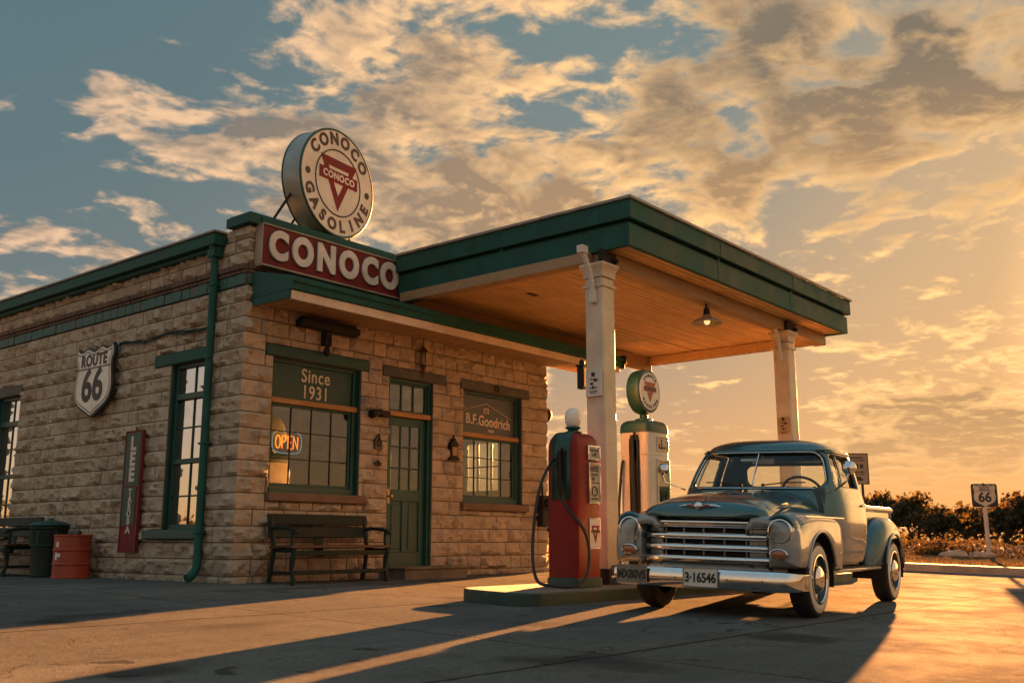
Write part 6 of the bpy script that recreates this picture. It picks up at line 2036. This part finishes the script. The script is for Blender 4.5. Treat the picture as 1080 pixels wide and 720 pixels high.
sw_fill = nt.ss(dotd(Vector((.965, -.20, .13)).normalized()), .90, 1.0)   # bright lobe added out of view to light the facade
grad = nt.mix(nt.math('MULTIPLY', sw_fill, .9), grad, (3.6, 1.75, .55))
# cloud layer seen in perspective
den = nt.math('ADD', zz, .13)
P = nt.comb(nt.math('DIVIDE', sx, den), nt.math('DIVIDE', sy, den), 0.0)
warp = nt.node('ShaderNodeTexNoise'); nt.put(warp.inputs['Vector'], P); warp.inputs['Scale'].default_value = 1.3; warp.inputs['Detail'].default_value = 4
P2 = nt.vmath('ADD', P, nt.vmath('SCALE', nt.vmath('SUBTRACT', warp.outputs['Color'], (.5, .5, .5)), scale=.35))
def density(off):
    q = nt.vmath('ADD', P2, tuple(off))
    a = nt.noise(q, 1.9, 3, .5, .1)
    b_ = nt.noise(nt.vmath('ADD', q, (3.7, 1.3, 0)), 5.2, 3, .5, .2)
    c_ = nt.noise(nt.vmath('ADD', q, (1.7, 8.3, 0)), 13.0, 9, .62, .2)
    s_ = nt.math('ADD', nt.math('MULTIPLY', a, .50), nt.math('MULTIPLY', b_, 1.25))
    return nt.math('SUBTRACT', nt.math('ADD', s_, nt.math('MULTIPLY', c_, .80)), .745)
def blob(px, py, r):
    v = ray_px(px, py); s = (r / 1077.0) ** 2
    return nt.math('POWER', 2.718, nt.math('DIVIDE', nt.math('SUBTRACT', dotd(v), 1.0), s))
def blobs(lst):
    acc = None
    for (px, py, r, wgt) in lst:
        t = nt.math('MULTIPLY', blob(px, py, r), wgt)
        acc = t if acc is None else nt.math('ADD', acc, t)
    return acc
bias = blobs(((900, 60, 90, .17), (800, 60, 60, .10), (1000, 80, 70, .12), (930, 140, 50, .08), (690, 140, 45, .10), (560, 190, 70, .11), (470, 160, 70, .12), (380, 120, 60, .10), (430, 60, 45, .13), (300, 150, 55, .16), (210, 130, 45, .16), (130, 110, 35, .17), (80, 105, 25, .14), (170, 165, 40, .12), (360, 60, 30, .08), (440, 20, 30, .10), (500, 60, 30, .08), (620, 260, 60, .16), (560, 270, 60, .17), (450, 240, 60, .14), (700, 230, 60, .14), (500, 320, 40, .12), (250, 170, 45, .12), (330, 210, 45, .12), (780, 195, 18, .16),
              (1060, 458, 34, .34), (960, 446, 40, .30), (900, 465, 30, .26), (1010, 452, 25, .2), (900, 405, 20, .05), (930, 270, 50, .03),
              (70, 50, 110, -.26), (240, 40, 60, -.20), (640, 40, 35, -.20), (590, 90, 30, -.10), (60, 200, 60, -.16), (120, 292, 25, .16), (180, 250, 25, .17), (90, 240, 20, .12), (110, 205, 12, .14), (20, 135, 14, .15), (60, 230, 20, .06), (250, 210, 50, -.05), (800, 400, 120, -.16), (980, 330, 90, -.06), (620, 330, 60, -.04)))
heavy = nt.math('MINIMUM', blobs(((880, 60, 110, 1.4), (1000, 80, 95, 1.3), (790, 70, 65, .95), (940, 150, 65, .9), (1050, 458, 40, .6), (950, 450, 40, .6), (690, 150, 26, .5), (560, 200, 50, .5), (470, 175, 50, .35), (330, 150, 50, .4), (620, 270, 45, .35))), 1.0)
sh_ = Vector((SUN.x, SUN.y, 0)).normalized() * .075
d0 = nt.math('ADD', density((0, 0, 0)), bias)
d1 = nt.math('ADD', density(sh_), bias)
cover = nt.ss(d0, .48, .74)
dh = nt.math('ADD', d0, nt.math('MULTIPLY', heavy, .13))
thin = nt.math('SUBTRACT', 1.0, nt.ss(dh, .56, .96))
d2 = nt.math('ADD', density(sh_ * .35), bias)
rel = nt.math('ADD', nt.math('MULTIPLY', nt.math('SUBTRACT', d0, d1), 1.5), nt.math('MULTIPLY', nt.math('SUBTRACT', d0, d2), 2.2))
rel = nt.math('MULTIPLY', rel, nt.math('SUBTRACT', 1.0, nt.math('MULTIPLY', heavy, .55)))
lit = nt.math('ADD', nt.math('MULTIPLY', thin, nt.ss(sd, .2, .9, .62, .95)), rel, clamp=True)
bright = nt.mix(nlow, (.82, .50, .30), (1.40, .76, .24))
shade = nt.mix(nt.ss(sd, .45, .97), (.165, .125, .105), (.47, .235, .075))
dark = nt.mix(nt.ss(sz, .46, .24), (.115, .078, .050), (.60, .28, .07))
shade = nt.mix(nt.math('MULTIPLY', heavy, nt.ss(sd, .65, .90, .35, .9)), shade, dark)
cl = nt.mix(lit, shade, bright)
op = nt.math('MULTIPLY', cover, nt.ss(sz, .015, .13, .0, .95))
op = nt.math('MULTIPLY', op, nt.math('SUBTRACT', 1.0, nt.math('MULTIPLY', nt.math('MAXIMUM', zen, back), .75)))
col = nt.mix(op, grad, cl)
# a little of the physical sky, tamed where it burns out round the sun
phys = nt.vmath('MINIMUM', sky.outputs[0], (.85, .95, .85))
col = nt.mix(.06, nt.mix(1.0, col, (K, K, K), 'MULTIPLY'), phys)
gmix = nt.ss(sz, -.02, .0)
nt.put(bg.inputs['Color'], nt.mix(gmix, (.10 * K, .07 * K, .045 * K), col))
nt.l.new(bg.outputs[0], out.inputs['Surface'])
w.cycles.sampling_method = 'MANUAL'; w.cycles.sample_map_resolution = 1024

vs = SC.view_settings
vs.view_transform = 'Standard'; vs.look = 'None'; vs.exposure = EXPO; vs.gamma = 1.0; vs.use_curve_mapping = False
SC.render.engine = 'CYCLES'
SC.cycles.use_denoising = True
SC.cycles.max_bounces = 8; SC.cycles.diffuse_bounces = 4; SC.cycles.glossy_bounces = 4; SC.cycles.transparent_max_bounces = 16; SC.cycles.transmission_bounces = 6
SC.cycles.caustics_reflective = False; SC.cycles.caustics_refractive = False
SC.cycles.sample_clamp_indirect = 6.0
bpy.context.view_layer.update()
